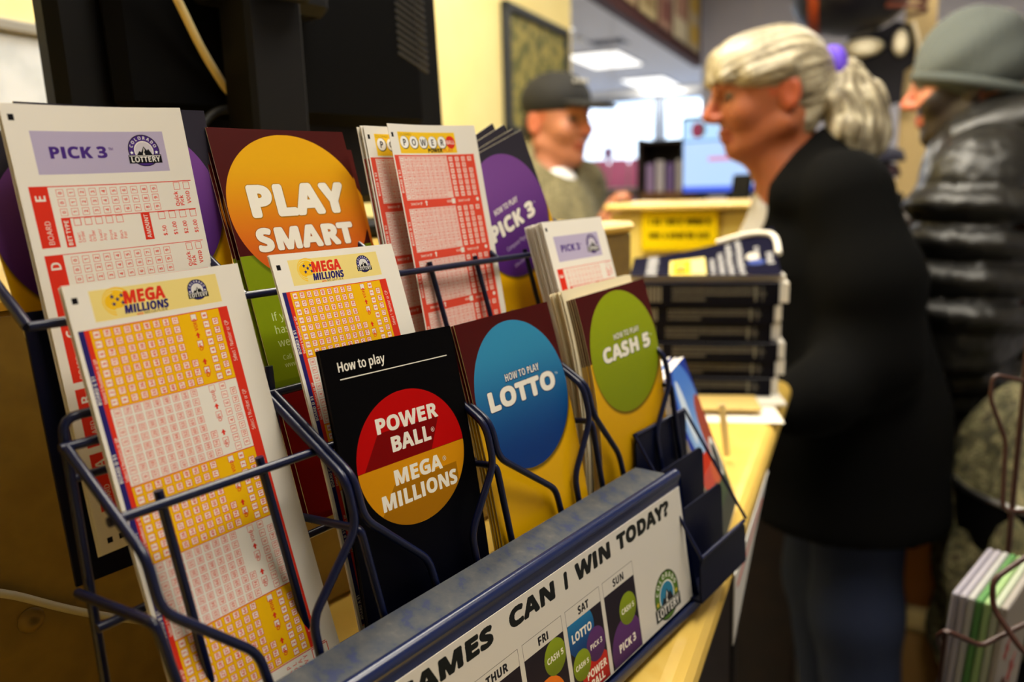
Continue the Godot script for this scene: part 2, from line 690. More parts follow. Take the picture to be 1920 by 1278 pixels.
func print_mega() -> Texture2D:
	var p := Pad.new(82.5, 205.0, 9.6, PALE)
	p.rect(2.6, 5.5, 2.4, 2.6, INK)
	p.rect(10.0, 3.5, 59.6, 13.4, Color(0.93, 0.85, 0.53))
	var gold := Color(0.96, 0.76, 0.12)
	for k in 5:      # the swoosh round the ball
		p.ellipse(21.0 - k * 0.25, 9.4, 6.4 - k * 0.5, 6.2 - k * 0.62, gold if k % 2 == 0 else Color(0.93, 0.85, 0.53))
	p.rect(19.5, 12.4, 12.0, 4.4, Color(0.93, 0.85, 0.53))
	p.ellipse(21.3, 8.6, 3.6, 3.6, gold)
	for a in [[21.3, 8.6], [19.2, 7.2], [23.3, 7.1], [19.4, 10.4], [23.4, 10.3]]:
		p.poly(star_pts(a[0], a[1], 1.15), BLUE)
	text(p, "MEGA", 23.4, 10.9, 5.2, RED, {"fit": 19.2, "slant": 0.08, "grow": 0.22})
	text(p, "MILLIONS", 22.9, 15.2, 3.5, BLUE, {"fit": 20.4, "slant": 0.1, "grow": 0.16})
	text(p, "with", 28.0, 16.7, 1.0, RED, {})
	text(p, "MEGAPLIER", 31.4, 16.7, 1.2, Color(0.3, 0.28, 0.25), {"fit": 11.0, "kind": "thin"})
	lottery_logo(p, 58.6, 9.6, 4.8, BLUE, Color(0.86, 0.85, 0.84), INK, Color.WHITE)
	for b in 5:
		var y0 := 19.5 + 33.9 * b
		var on := b % 2 == 0
		var yel := Color(0.95, 0.74, 0.04)
		var line := RED if on else Color(0.86, 0.45, 0.40)
		p.rect(1.8, y0, 2.4, 33.9, BLUE)
		p.rect(4.2, y0, 2.4, 33.9, RED)
		p.rect(6.4, y0, 60.4, 33.9, yel if on else PALE)
		p.rect(66.6, y0, 4.8, 33.9, RED)
		p.rect(4.2, y0, 67.2, 0.4, RED)
		text(p, "BOARD " + "EDCBA"[b] + " $1", 3.75, y0 + 31.5, 1.6, PALE, {"ang": -90.0})
		text(p, "Select 5 Numbers or QP", 6.1, y0 + 31.5, 1.2, PALE, {"ang": -90.0})
		text(p, "Select 1 Number or QP", 69.8, y0 + 26.5, 1.9, PALE, {"ang": -90.0, "kind": "thin", "fit": 20.0})
		for k in 9:
			for r in 8:
				cell(p, 8.9 + k * 4.42, y0 + 2.5 + r * 4.16, 3.1, 3.3, 0.22, line, str(k * 8 + 8 - r), Color(0.96, 0.9, 0.86) if on else Color(0.94, 0.87, 0.83))
		for r in 3:
			cell(p, 8.9 + 9 * 4.42, y0 + 2.5 + (r + 5) * 4.16, 3.1, 3.3, 0.22, line, str(75 - r), Color(0.96, 0.9, 0.86))
		cell(p, 53.4, y0 + 2.5, 3.0, 3.2, 0.22, line)
		text(p, "VOID", 54.2, y0 + 8.9, 1.7, line, {"ang": -90.0})
		for r in [[3, "1"], [6, "5"]]:
			cell(p, 53.4, y0 + 2.5 + r[0] * 4.16, 2.9, 3.2, 0.22, line, r[1])
			p.poly([[52.2, y0 + 1.6 + (r[0] - 0.7) * 4.16], [53.4, y0 + (r[0] - 0.7) * 4.16], [54.6, y0 + 1.6 + (r[0] - 0.7) * 4.16], [53.9, y0 + 1.6 + (r[0] - 0.7) * 4.16], [53.9, y0 + 2.8 + (r[0] - 0.7) * 4.16], [52.9, y0 + 2.8 + (r[0] - 0.7) * 4.16], [52.9, y0 + 1.6 + (r[0] - 0.7) * 4.16]], RED)
			text(p, "QP", 54.2, y0 + 5.9 + r[0] * 4.16, 1.7, line, {"ang": -90.0})
		for r in 8: cell(p, 58.8, y0 + 2.5 + r * 4.16, 3.1, 3.3, 0.22, line, str(8 - r), Color(0.96, 0.9, 0.86))
		for r in 7: cell(p, 63.6, y0 + 6.0 + r * 4.16, 3.1, 3.3, 0.22, line, str(15 - r), Color(0.96, 0.9, 0.86))
	p.rect(1.8, 189.2, 73.5, 0.4, RED)
	p.frame(66.6, 190.0, 9.2, 6.4, 0.4, RED)
	p.frame(68.6, 190.8, 4.0, 4.4, 0.25, RED)
	for k in 4:
		text(p, ["A P", "D L", "V A", "W Y"][k], 54.0 + k * 3.2, 195.6, 2.2, RED, {"ang": -90.0, "kind": "thin"})
	for k in 13: p.rect(3.0 + k * 5.2, 197.2, 2.5, 2.6, INK)
	return p.texture()


func print_pick3_slip() -> Texture2D:
	var p := Pad.new(82.5, 203.0, 9.6, PALE)
	p.rect(2.6, 4.6, 2.5, 2.7, INK)
	p.rect(10.0, 11.6, 61.0, 19.1, Color(0.72, 0.68, 0.80))
	text(p, "PICK 3", 16.0, 23.6, 5.0, VIOLET, {"fit": 26.5, "grow": 0.18})
	text(p, "TM", 43.4, 20.2, 1.2, VIOLET, {"kind": "thin"})
	lottery_logo(p, 60.2, 20.6, 7.6, VIOLET, Color(0.80, 0.78, 0.82), INK, Color.WHITE)
	for b in 5:
		var y0 := 35.8 + 30.2 * b
		p.rect(4.2, y0, 8.0, 27.0, RED)
		text(p, "EDCBA"[b], 10.4, y0 + 7.2, 4.4, PALE, {"ang": -90.0})
		text(p, "BOARD", 10.0, y0 + 26.0, 2.4, PALE, {"ang": -90.0, "kind": "thin"})
		p.rect(12.0, y0, 68.5, 0.4, RED)
		p.rect(15.0, y0 + 14.2, 46.0, 0.4, RED)
		p.rect(60.8, y0 + 14.2, 19.5, 0.4, RED)
		for k in 10:
			for r in 3: cell(p, 17.0 + 4.9 * k, y0 + 3.2 + r * 4.3, 3.2, 3.4, 0.2, Color(0.88, 0.42, 0.36), str(k), null, RED)
		for k in 2:
			cell(p, 72.8 + 4.9 * k, y0 + 2.6, 3.2, 3.6, 0.22, RED)
		text(p, "Quick", 72.6, y0 + 12.6, 1.9, RED, {"ang": -90.0})
		text(p, "Pick", 75.0, y0 + 12.6, 1.9, RED, {"ang": -90.0})
		text(p, "VOID", 78.6, y0 + 11.6, 1.9, RED, {"ang": -90.0})
		p.rect(15.0, y0 + 14.4, 4.0, 13.0, RED)
		text(p, "BET TYPE", 17.9, y0 + 26.8, 1.9, PALE, {"ang": -90.0, "fit": 11.5})
		for k in 5:
			cell(p, 21.9 + 4.9 * k, y0 + 16.4, 3.2, 3.4, 0.22, RED)
			text(p, ["Exact", "Any", "Exact/", "Front", "Back"][k], 21.9 + 4.9 * k, y0 + 25.8, 1.4, RED, {"ang": -90.0, "kind": "thin"})
			text(p, ["Order", "Order", "Any", "Pair", "Pair"][k], 23.7 + 4.9 * k, y0 + 25.8, 1.4, RED, {"ang": -90.0, "kind": "thin"})
		p.rect(52.0, y0 + 14.4, 4.4, 13.0, RED)
		text(p, "AMOUNT", 55.2, y0 + 26.6, 2.0, PALE, {"ang": -90.0, "fit": 11.4})
		for k in 4:
			cell(p, 62.2 + 5.4 * k, y0 + 16.4, 3.3, 3.6, 0.22, RED)
			text(p, ["$.50", "$1.00", "$2.00", "$5.00"][k], 63.2 + 5.4 * k, y0 + 26.4, 1.9, RED, {"ang": -90.0, "kind": "thin", "grow": 0.05})
	for k in 13: p.rect(4.0 + k * 5.6, 196.0, 2.5, 2.6, INK)
	return p.texture()


func print_power_slip() -> Texture2D:
	var p := Pad.new(82.5, 203.0, 9.6, PALE)
	var coral := Color(0.88, 0.30, 0.22)
	p.rect(2.2, 5.3, 2.0, 2.8, INK)
	p.rect(8.0, 4.8, 54.0, 13.6, Color(0.96, 0.78, 0.16))
	text(p, "COLORADO", 8.6, 7.2, 1.7, Color(0.55, 0.42, 0.1), {"kind": "thin"})
	for k in 5:
		p.ellipse(13.4 + k * 8.9, 11.5, 4.2, 4.2, INK)
		p.ellipse(13.2 + k * 8.9, 11.3, 3.9, 3.9, Color(0.96, 0.95, 0.94))
		text(p, "POWER"[k], 13.2 + k * 8.9, 13.4, 4.1, INK, {"al": 0.5})
	p.ellipse(57.0, 11.3, 4.3, 4.3, RED)
	text(p, "BALL", 57.0, 12.6, 2.6, PALE, {"al": 0.5, "fit": 7.6})
	text(p, "POWER", 34.0, 17.8, 2.4, INK, {"fit": 14.0, "grow": 0.12})
	text(p, "PLAY", 48.4, 17.8, 2.4, RED, {"kind": "thin", "fit": 10.0})
	for b in 5:
		var y0 := 19.5 + 33.2 * b
		var pink := Color(0.90, 0.47, 0.41)
		p.rect(1.0, y0, 76.2, 33.2, coral)
		p.rect(5.0, y0 + 0.8, 45.6, 27.8, Color(0.93, 0.80, 0.77))
		text(p, "BOARD " + "EDCBA"[b] + " $2", 3.9, y0 + 24.0, 1.9, PALE, {"ang": -90.0})
		for k in 10:
			for r in 7:
				if k * 7 + r < 69:
					cell(p, 7.3 + k * 4.52, y0 + 3.0 + r * 3.92, 3.6, 3.1, 0.28, pink, str(k * 7 + 7 - r), Color(0.94, 0.89, 0.86))
		for k in 4:
			for r in 7:
				if k < 3 or r != 1:
					cell(p, 54.2 + k * 6.0, y0 + 3.0 + r * 3.92, 3.3, 3.0, 0.45, PALE, str(k * 7 + 7 - r), Color(0.95, 0.74, 0.70), coral)
		text(p, "Select 5 or QP", 8.0, y0 + 31.8, 1.6, PALE, {"fit": 11.0})
		p.poly([[21.6, y0 + 30.6], [23.0, y0 + 29.2], [24.4, y0 + 30.6], [23.5, y0 + 30.6], [23.5, y0 + 32.6], [22.5, y0 + 32.6], [22.5, y0 + 30.6]], PALE)
		p.rect(48.0, y0 + 29.2, 3.4, 3.4, PALE)
		text(p, "VOID", 43.2, y0 + 31.6, 1.5, PALE, {})
		text(p, "Select 1 or QP", 54.4, y0 + 31.8, 1.6, PALE, {"fit": 11.5})
		p.ellipse(73.4, y0 + 30.9, 1.3, 1.3, PALE)
	for k in 13: p.rect(4.0 + k * 5.6, 189.0, 2.5, 2.6, INK)
	return p.texture()


const SLATE := Color(0.19, 0.18, 0.22)
const MAROON := Color(0.27, 0.03, 0.022)
const GOLD := Color(0.87, 0.66, 0.03)
const LIME := Color(0.56, 0.62, 0.03)
const LIME2 := Color(0.48, 0.55, 0.03)
const CHALK := Color(0.93, 0.91, 0.87)


func big_words(p: Pad, str_: String, x: float, y: float, cap: float, fit: float, glow: Color, tm := false) -> void:
	text(p, str_, x, y + 0.15, cap, glow, {"fit": fit, "grow": 0.4 + cap * 0.072, "soft": cap * 0.05})
	text(p, str_, x, y, cap, CHALK, {"fit": fit, "grow": cap * 0.068, "soft": cap * 0.05})
	if tm: text(p, "TM", x + fit + 0.8, y - cap * 0.72, 1.5, CHALK, {"kind": "thin"})


func brochure_base(top: Color, foot: Color, cx: float, cy: float, rx: float, ry: float, c0: Color, c1: Color) -> Pad:
	var p := Pad.new(93.2, 216.0, 8.6, foot)
	p.rect(0, 0, 93.2, cy, top)
	for k in 7:     # the printed drop shadow under the disc
		var t := k / 6.0
		p.ellipse(cx + 0.3, cy + 1.0, rx + 2.4 - t * 2.2, ry + 3.2 - t * 2.6, foot.lerp(foot.darkened(0.5), t * t), null, cy + 1.0)
	p.ellipse(cx, cy, rx, ry, c0, c1)
	return p


func print_play() -> Texture2D:
	var p := Pad.new(93.2, 216.0, 8.6, Color(0.50, 0.03, 0.03))
	p.rect(0, 0, 93.2, 71.0, MAROON)
	p.rect(0, 71.0, 93.2, 70.5, LIME2)
	p.ellipse(46.5, 141.0, 70.0, 8.0, LIME2, Color(0.36, 0.43, 0.02), 140.5)
	for k in 6: p.ellipse(48.5, 47.5, 49.4 - k * 0.3, 46.5 - k * 0.35, LIME2.darkened(0.06 * k), null, 71.0)
	p.ellipse(48.5, 46.4, 48.0, 43.6, Color(0.88, 0.65, 0.03), Color(0.80, 0.34, 0.10))
	big_words(p, "PLAY", 13.0, 49.5, 16.4, 69.0, Color(0.62, 0.42, 0.05))
	big_words(p, "SMART", 13.2, 69.0, 11.6, 69.0, Color(0.60, 0.30, 0.08))
	for r in [["If you or someone you know", 108.0], ["has a problem with gambling,", 115.4], ["we can help.", 122.6]]:
		text(p, r[0], 9.4, r[1], 4.4, Color(0.80, 0.84, 0.62), {"kind": "thin"})
	text(p, "Call toll free, day or night", 10.0, 130.0, 2.6, Color(0.80, 0.84, 0.62), {"kind": "thin"})
	text(p, "www", 10.0, 134.2, 2.6, Color(0.80, 0.84, 0.62), {"kind": "thin"})
	return p.texture()


func print_pick3_brochure(lettered: bool) -> Texture2D:
	var p := brochure_base(SLATE, GOLD, 46.6, 52.0, 46.4, 46.0, Color(0.47, 0.28, 0.58), Color(0.29, 0.13, 0.43))
	if not lettered: return p.texture()
	text(p, "HOW TO PLAY", 29.0, 46.0, 4.2, CHALK, {"fit": 32.0})
	big_words(p, "PICK 3", 15.5, 62.0, 10.6, 61.0, Color(0.24, 0.12, 0.32), true)
	text(p, "Compare Payouts", 28.0, 74.0, 3.2, Color(0.75, 0.7, 0.8), {"kind": "thin", "fit": 34.0})
	text(p, "Effective today", 30.0, 88.0, 2.6, Color(0.68, 0.62, 0.75), {"kind": "thin"})
	return p.texture()


func print_lotto() -> Texture2D:
	var p := brochure_base(MAROON, GOLD, 47.5, 51.5, 45.6, 46.4, Color(0.19, 0.53, 0.70), Color(0.02, 0.20, 0.47))
	text(p, "HOW TO PLAY", 33.2, 41.2, 4.4, Color(0.05, 0.2, 0.4), {"fit": 35.4, "grow": 0.5})
	text(p, "HOW TO PLAY", 33.2, 41.0, 4.4, CHALK, {"fit": 35.4})
	big_words(p, "LOTTO", 12.2, 55.2, 10.6, 70.0, Color(0.05, 0.16, 0.32), true)
	return p.texture()


func print_cash() -> Texture2D:
	var p := brochure_base(MAROON, GOLD, 48.0, 49.5, 45.4, 47.0, LIME, Color(0.50, 0.56, 0.02))
	text(p, "HOW TO PLAY", 35.0, 39.0, 4.3, Color(0.32, 0.36, 0.04), {"fit": 35.4, "grow": 0.5})
	text(p, "HOW TO PLAY", 35.0, 38.8, 4.3, CHALK, {"fit": 35.4})
	big_words(p, "CASH 5", 16.8, 53.0, 10.2, 66.0, Color(0.30, 0.33, 0.05), true)
	return p.texture()


func print_black() -> Texture2D:
	var p := Pad.new(93.2, 216.0, 8.6, Color(0.012, 0.010, 0.012))
	var navy := Color(0.012, 0.018, 0.07)
	for k in 90: p.rect(0, 84.0 + k * 0.6, 93.2, 0.62, Color(0.012, 0.010, 0.012).lerp(navy, k / 89.0))
	p.rect(0, 137.5, 93.2, 80.0, navy)
	text(p, "How to play", 8.8, 12.2, 4.6, CHALK, {"fit": 31.5, "kind": "thin", "grow": 0.16})
	p.rect(9.2, 15.7, 76.6, 0.62, CHALK)
	var red := Color(0.72, 0.03, 0.03)
	var gold := Color(0.82, 0.55, 0.04)
	p.ellipse(47.5, 63.8, 38.8, 35.4, red, null, -10.0, 64.0)
	p.ellipse(47.5, 63.8, 38.8, 35.4, gold, null, 64.0)
	var d_red := Color(0.47, 0.02, 0.02)
	var d_gold := Color(0.64, 0.42, 0.03)
	# the printed long shadows of the lettering
	for row in range(int(38.0 * p.s), int(99.0 * p.s)):
		var y := row / p.s
		var half := 38.8 * sqrt(maxf(0.0, 1.0 - pow((y - 63.8) / 35.4, 2.0)))
		var x0 := 47.5 - half
		var x1 := 47.5 + half
		var a := 0.0
		var b := 0.0
		if y < 64.0:
			a = 26.0 - (y - 47.0) * 0.75 if y > 40.0 else 30.0
			b = 70.0 - maxf(0.0, y - 48.0) * 0.55
			if y < 47.0: continue
		else:
			if y < 75.0: continue
			a = 31.0 - (y - 75.0) * 0.8
			b = 78.0 - maxf(0.0, y - 87.0) * 0.75
		a = maxf(a, x0)
		b = minf(b, x1)
		if b > a: p.rect(a, y, b - a, 0.13, d_red if y < 64.0 else d_gold)
	text(p, "POWER", 24.8, 47.4, 7.4, CHALK, {"fit": 45.4, "grow": 0.3})
	text(p, "BALL", 33.0, 58.4, 7.4, CHALK, {"fit": 29.6, "grow": 0.3})
	text(p, "MEGA", 31.0, 75.6, 7.4, CHALK, {"fit": 36.0, "grow": 0.3})
	text(p, "MILLIONS", 20.2, 86.4, 7.4, CHALK, {"fit": 57.0, "grow": 0.3})
	for c in [[64.6, 53.6], [69.4, 71.0]]:
		p.ellipse(c[0], c[1], 1.3, 1.3, CHALK)
		p.ellipse(c[0], c[1], 1.05, 1.05, d_red if c[1] < 60.0 else d_gold)
		text(p, "R", c[0], c[1] + 0.6, 1.2, CHALK, {"al": 0.5})
	return p.texture()


func ball(p: Pad, x: float, y: float, r: float, c0: Color, c1: Color, lines: Array, cap: float) -> void:
	p.ellipse(x, y, r, r, c0, c1)
	for i in lines.size():
		text(p, lines[i], x, y + cap * 0.5 + (i - (lines.size() - 1) * 0.5) * cap * 1.25, cap, CHALK, {"al": 0.5, "grow": 0.06})


func print_sign() -> Texture2D:
	# origin at the card's top right corner in the measured layout: x runs from -405 to 0
	var p := Pad.new(405.0, 84.0, 4.9, Color(0.83, 0.815, 0.785))
	var ox := 405.0
	for w in [["WHAT", -352.0, 54.0], ["GAMES", -287.0, 72.0], ["CAN", -202.5, 43.5], ["I", -150.5, 4.0], ["WIN", -138.0, 40.0], ["TODAY?", -90.0, 71.0]]:
		text(p, w[0], ox + w[1], 13.4, 9.0, Color(0.02, 0.04, 0.03), {"fit": w[2], "grow": 0.7, "soft": 0.4, "slant": 0.04})
	var dark := Color(0.10, 0.06, 0.11)
	for d in 7:
		var x := ox - 112.5 - 41.0 * (6 - d)
		p.frame(x - 0.3, 25.7, 37.2, 57.6, 0.25, Color(0.2, 0.2, 0.2))
		p.rect(x, 35.2, 36.6, 47.8, dark)
		text(p, ["MON", "TUE", "WED", "THUR", "FRI", "SAT", "SUN"][d], x + 18.3, 33.0, 4.6, INK, {"al": 0.5, "grow": 0.12, "sx": 1.05})
		var sub := Pad.new(36.6, 47.8, 4.9, dark)
		var lime := Color(0.52, 0.60, 0.08)
		var vio := Color(0.34, 0.17, 0.42)
		if d == 6:
			ball(sub, 20.0, 40.0, 19.0, vio, vio.darkened(0.3), [], 3.0)
			ball(sub, 25.0, 17.6, 10.4, lime, lime.darkened(0.2), ["CASH 5"], 3.4)
			text(sub, "PICK 3", 19.5, 41.0, 5.0, CHALK, {"al": 0.5, "grow": 0.15})
		elif d == 5 or d == 2:
			ball(sub, 12.5, 8.5, 14.5, Color(0.10, 0.45, 0.66), Color(0.03, 0.22, 0.45), [], 4.0)
			text(sub, "LOTTO", 13.4, 11.8, 5.0, CHALK, {"al": 0.5, "grow": 0.15})
			ball(sub, 24.0, 43.5, 17.0, Color(0.72, 0.12, 0.08), Color(0.5, 0.03, 0.03), [], 4.0)
			text(sub, "POWER", 23.6, 39.6, 4.6, CHALK, {"al": 0.5, "grow": 0.12})
			text(sub, "BALL", 23.6, 46.0, 4.6, CHALK, {"al": 0.5, "grow": 0.12})
			ball(sub, 26.4, 22.4, 10.4, vio, vio.darkened(0.2), ["PICK 3"], 3.2)
			ball(sub, 9.7, 27.6, 9.2, lime, lime.darkened(0.2), ["CASH 5"], 3.0)
		elif d == 4 or d == 1:
			ball(sub, 17.0, 34.0, 15.5, Color(0.88, 0.46, 0.07), Color(0.72, 0.28, 0.05), ["MEGA", "MILLIONS"], 4.6)
			ball(sub, 26.8, 10.4, 10.4, lime, lime.darkened(0.2), ["CASH 5"], 3.4)
			ball(sub, 30.0, 44.0, 9.0, vio, vio.darkened(0.2), ["PICK 3"], 3.0)
		else:
			ball(sub, 14.0, 36.0, 14.0, vio, vio.darkened(0.3), ["PICK 3"], 4.6)
			ball(sub, 25.0, 16.0, 10.4, lime, lime.darkened(0.2), ["CASH 5"], 3.4)
		p.im.blit_rect(sub.im, Rect2i(0, 0, sub.im.get_width(), sub.im.get_height()), Vector2i(roundi(x * p.s), roundi(35.2 * p.s)))
	lottery_logo(p, ox - 36.4, 66.0, 17.2, Color(0.30, 0.44, 0.12), Color(0.16, 0.48, 0.62), Color(0.05, 0.07, 0.05), Color(0.85, 0.72, 0.2))
	text(p, "2013 Colorado Lottery", ox - 112.0, 83.6, 1.6, Color(0.3, 0.3, 0.3), {"kind": "thin"})
	return p.texture()


func printed(t: Texture2D, rough: float, coat := 0.0) -> StandardMaterial3D:
	var m := mat(Color.WHITE, rough)
	m.albedo_texture = t
	m.texture_repeat = false
	m.metallic_specular = 0.22
	if coat > 0.0:
		m.clearcoat_enabled = true
		m.clearcoat = coat
		m.clearcoat_roughness = 0.22
	return m


func make_prints() -> void:
	M.p_mega = printed(print_mega(), 0.8)
	M.p_pick = printed(print_pick3_slip(), 0.8)
	M.p_power = printed(print_power_slip(), 0.8)
	M.p_play = printed(print_play(), 0.5)
	M.p_violet = printed(print_pick3_brochure(true), 0.32)
	M.p_violet_back = printed(print_pick3_brochure(false), 0.32)
	M.p_lotto = printed(print_lotto(), 0.32)
	M.p_cash = printed(print_cash(), 0.45)
	M.p_black = printed(print_black(), 0.5)
	M.p_black.metallic_specular = 0.15
	M.p_sign = printed(print_sign(), 0.45, 0.2)


# ------------------------------------------------------------------ the room
func slab(called: String, a0: float, a1: float, y0: float, y1: float, b0: float, b1: float, m: Material, label: String, category: String) -> MeshInstance3D:
	var st := mb()
	box(st, Vector3.ZERO, Vector3(b1 - b0, y1 - y0, a1 - a0), 0.004)
	return struct_(called, st, m, label, category, AR((a0 + a1) / 2, (y0 + y1) / 2, (b0 + b1) / 2), AB)


func structure() -> void:
	slab("floor", -3.0, 12.6, -0.1, 0.0, -8.0, 2.6, M.floor, "grey tiled shop floor", "floor")
	slab("ceiling", -3.0, 12.6, CEIL, CEIL + 0.1, -8.0, 2.6, M.ceiling, "pale grey shop ceiling with fluorescent lights", "ceiling")
	slab("wall_west", -3.0, 3.265, 0.0, CEIL, -1.26, -1.12, M.wall, "pale yellow wall behind the clerk with a framed map on it", "wall")
	slab("wall_header", 3.268, 6.2, 2.2, CEIL, -1.18, -1.12, M.maroon, "dark maroon header over the opening, hung with posters", "wall")
	slab("wall_north", 6.2, 6.34, 0.0, CEIL, -1.12, 2.46, M.grey_wall, "grey wall behind the woman and the man in the beanie", "wall")
	slab("wall_east", -3.0, 6.34, 0.0, CEIL, 2.46, 2.6, M.grey_wall, "grey wall on the right of the shop", "wall")
	slab("wall_south", -3.14, -3.0, 0.0, CEIL, -8.0, 2.6, M.wall, "yellow wall behind the camera", "wall")
	slab("wall_far_west", -3.0, 12.6, 0.0, CEIL, -8.14, -8.0, M.white, "white wall of the store beyond the opening", "wall")
	slab("wall_far_east", 6.34, 12.6, 0.0, CEIL, 1.0, 1.14, M.white, "white wall at the end of the window front", "wall")
	# the window front: piers, sill and header round three openings, each with frame and pane
	var gw := mat(c8(70, 80, 98), 0.5)
	slab("wall_front_header", 12.2, 12.34, 2.66, CEIL, -8.0, 1.0, M.white, "narrow white header over the shop windows", "wall")
	slab("wall_front_sill", 12.2, 12.34, 0.0, 0.25, -2.8, 1.0, M.white, "white sill wall under the right shop window", "wall")
	slab("wall_front_pier", 12.2, 12.34, 0.0, 2.66, -8.0, -6.2, M.white, "white pier left of the shop windows", "wall")
	for w in [["window_1", -6.2, -4.4, 0.02], ["window_2", -4.4, -2.83, 0.02], ["window_3", -2.83, 1.0, 0.25]]:
		var st := mb()
		var x0: float = w[1] + 0.005
		var x1: float = w[2] - 0.005
		var ym: float = (w[3] + 2.66) / 2
		var hh: float = 2.64 - w[3]
		for f in [[x0 + 0.04, ym, 0.08, hh], [x1 - 0.04, ym, 0.08, hh], [(x0 + x1) / 2, w[3] + 0.05, x1 - x0, 0.08], [(x0 + x1) / 2, 2.615, x1 - x0, 0.07]]:
			box(st, Vector3(f[0] - (x0 + x1) / 2, f[1] - ym, 0), Vector3(f[2], f[3], 0.09), 0.005)
		var win := struct_(w[0], st, gw, {"window_1": "shop window behind the clerk's back", "window_2": "bright shop window between the clerk's cap and the grey mullion", "window_3": "bright shop window between the mullion and the woman's face"}[w[0]], "window", AR(12.27, ym, (x0 + x1) / 2), AB)
		st = mb()
		box(st, Vector3.ZERO, Vector3(x1 - x0 - 0.16, hh - 0.15, 0.008), 0.0)
		part(win, "pane", st, mat(Color(0.95, 0.98, 1.0, 0.04), 0.02, 0.0, {"transparency": BaseMaterial3D.TRANSPARENCY_ALPHA}))
	# pavement outside, so that the windows look out on something
	slab("pavement", 12.7, 24.0, -0.14, -0.02, -12.0, 6.0, mat(c8(190, 192, 196), 0.9), "sunlit pavement outside the shop windows", "ground")
	slab("door_1", 6.15, 6.198, 0.0, 2.3, 0.42, 2.3, mat(c8(92, 78, 70), 0.6), "brownish grey door behind the grey beanie", "door")
	# tan post beside the woman
	var st := mb()
	box(st, Vector3.ZERO, Vector3(0.11, CEIL, 0.11), 0.006)
	struct_("trim_1", st, mat(c8(196, 170, 118), 0.6), "tan post standing between the woman and the man in the beanie", "post", AR(3.72, CEIL / 2, 0.185), AB)
	# white board under a grey rail on the yellow wall
	st = mb()
	box(st, Vector3(0, 0, 0), Vector3(0.016, 1.1, 1.3), 0.003)
	var board := single("wall_panel", st, noisy(0.01, [[0.0, c8(176, 184, 192)], [0.45, c8(196, 202, 210)], [1.0, c8(206, 211, 218)]], 0.5, 2.0, 31), "white wipe-clean panel on the yellow wall left of the monitor", "wall panel", AR(0.75, 1.06, -1.11), AB)
	st = mb()
	box(st, Vector3(0.004, 0.56, 0), Vector3(0.026, 0.018, 1.32), 0.003)
	part(board, "rail", st, M.trim_grey, "grey rail along the top edge")
	# overhead posters on the header
	var cols := [c8(198, 178, 130), c8(186, 160, 120), c8(205, 188, 140), c8(178, 140, 120), c8(226, 214, 180), c8(206, 190, 150)]
	var labs := ["beige poster nearest the clerk on the maroon header", "tan poster second along the maroon header", "cream poster third along the maroon header", "dull pink poster fourth along the maroon header", "tall cream poster with red columns near the header's far end", "white and yellow poster at the header's far end"]
	for k in 6:
		var a0: float = [3.46, 3.9, 4.36, 4.8, 5.2, 5.66][k]
		var wd: float = [0.36, 0.36, 0.34, 0.3, 0.38, 0.36][k]
		var t := thing("poster", labs[k], "poster", AR(a0 + wd / 2, 2.475, -1.112), AB, "posters on the maroon header")
		st = mb()
		box(st, Vector3.ZERO, Vector3(0.012, 0.42, wd), 0.002)
		part(t, "backing", st, mat(cols[k], 0.6))
		st = mb()
		for r in (5 if k == 4 else 2):
			if k == 4: box(st, Vector3(0.0075, 0.05, -wd * 0.4 + r * wd * 0.19), Vector3(0.003, 0.26, 0.03), 0.0)
			else: box(st, Vector3(0.0075, 0.09 - r * 0.2, 0), Vector3(0.003, 0.12, wd * 0.72), 0.0)
		part(t, "printed_block", st, mat([c8(150, 124, 84), c8(120, 96, 78), c8(160, 136, 92), c8(132, 78, 70), c8(158, 60, 48), c8(214, 176, 50)][k], 0.6))
	# the framed map behind the clerk
	var t := thing("framed_map", "dark framed green and tan relief map on the yellow wall behind the clerk", "picture", AR(2.855, 1.765, -1.105), AB)
	st = mb()
	for f in [[0, 0.2, 0.03, 0.62], [0, -0.2, 0.03, 0.62], [0.295, 0, 0.43, 0.03], [-0.295, 0, 0.43, 0.03]]:
		if f[3] > 0.1: box(st, Vector3(0, f[1], 0), Vector3(0.026, 0.03, f[3]), 0.004)
		else: box(st, Vector3(0, 0, f[0]), Vector3(0.026, f[2], 0.03), 0.004)
	part(t, "frame", st, mat(c8(34, 38, 44), 0.5))
	st = mb()
	box(st, Vector3(-0.004, 0, 0), Vector3(0.008, 0.38, 0.57), 0.0)
	part(t, "map_sheet", st, noisy(0.011, [[0.0, c8(58, 62, 26)], [0.4, c8(112, 108, 46)], [0.6, c8(166, 148, 74)], [0.8, c8(96, 100, 46)], [1.0, c8(50, 56, 30)]], 0.6, 2.5, 33))
	# ceiling vent and sprinkler
	st = mb()
	for k in 5: box(st, Vector3(0, -0.004, -0.12 + k * 0.06), Vector3(0.3, 0.012, 0.02), 0.002)
	for s in [-0.16, 0.16]: box(st, Vector3(s, -0.004, 0), Vector3(0.02, 0.014, 0.34), 0.002)
	single("ceiling_vent", st, mat(c8(120, 120, 128), 0.5), "small grey ceiling vent before the nearer ceiling light", "vent", AR(8.0, CEIL - 0.004, -2.36), AB)
	st = mb()
	lathe(st, [[0.0, -0.05], [0.03, -0.05], [0.05, -0.03], [0.05, -0.01], [0.02, 0.0], [0.0, 0.0]], 14)
	single("smoke_detector", st, M.white, "round white ceiling detector beside the yellow wall's corner", "detector", AR(7.6, CEIL, -2.52), AB)


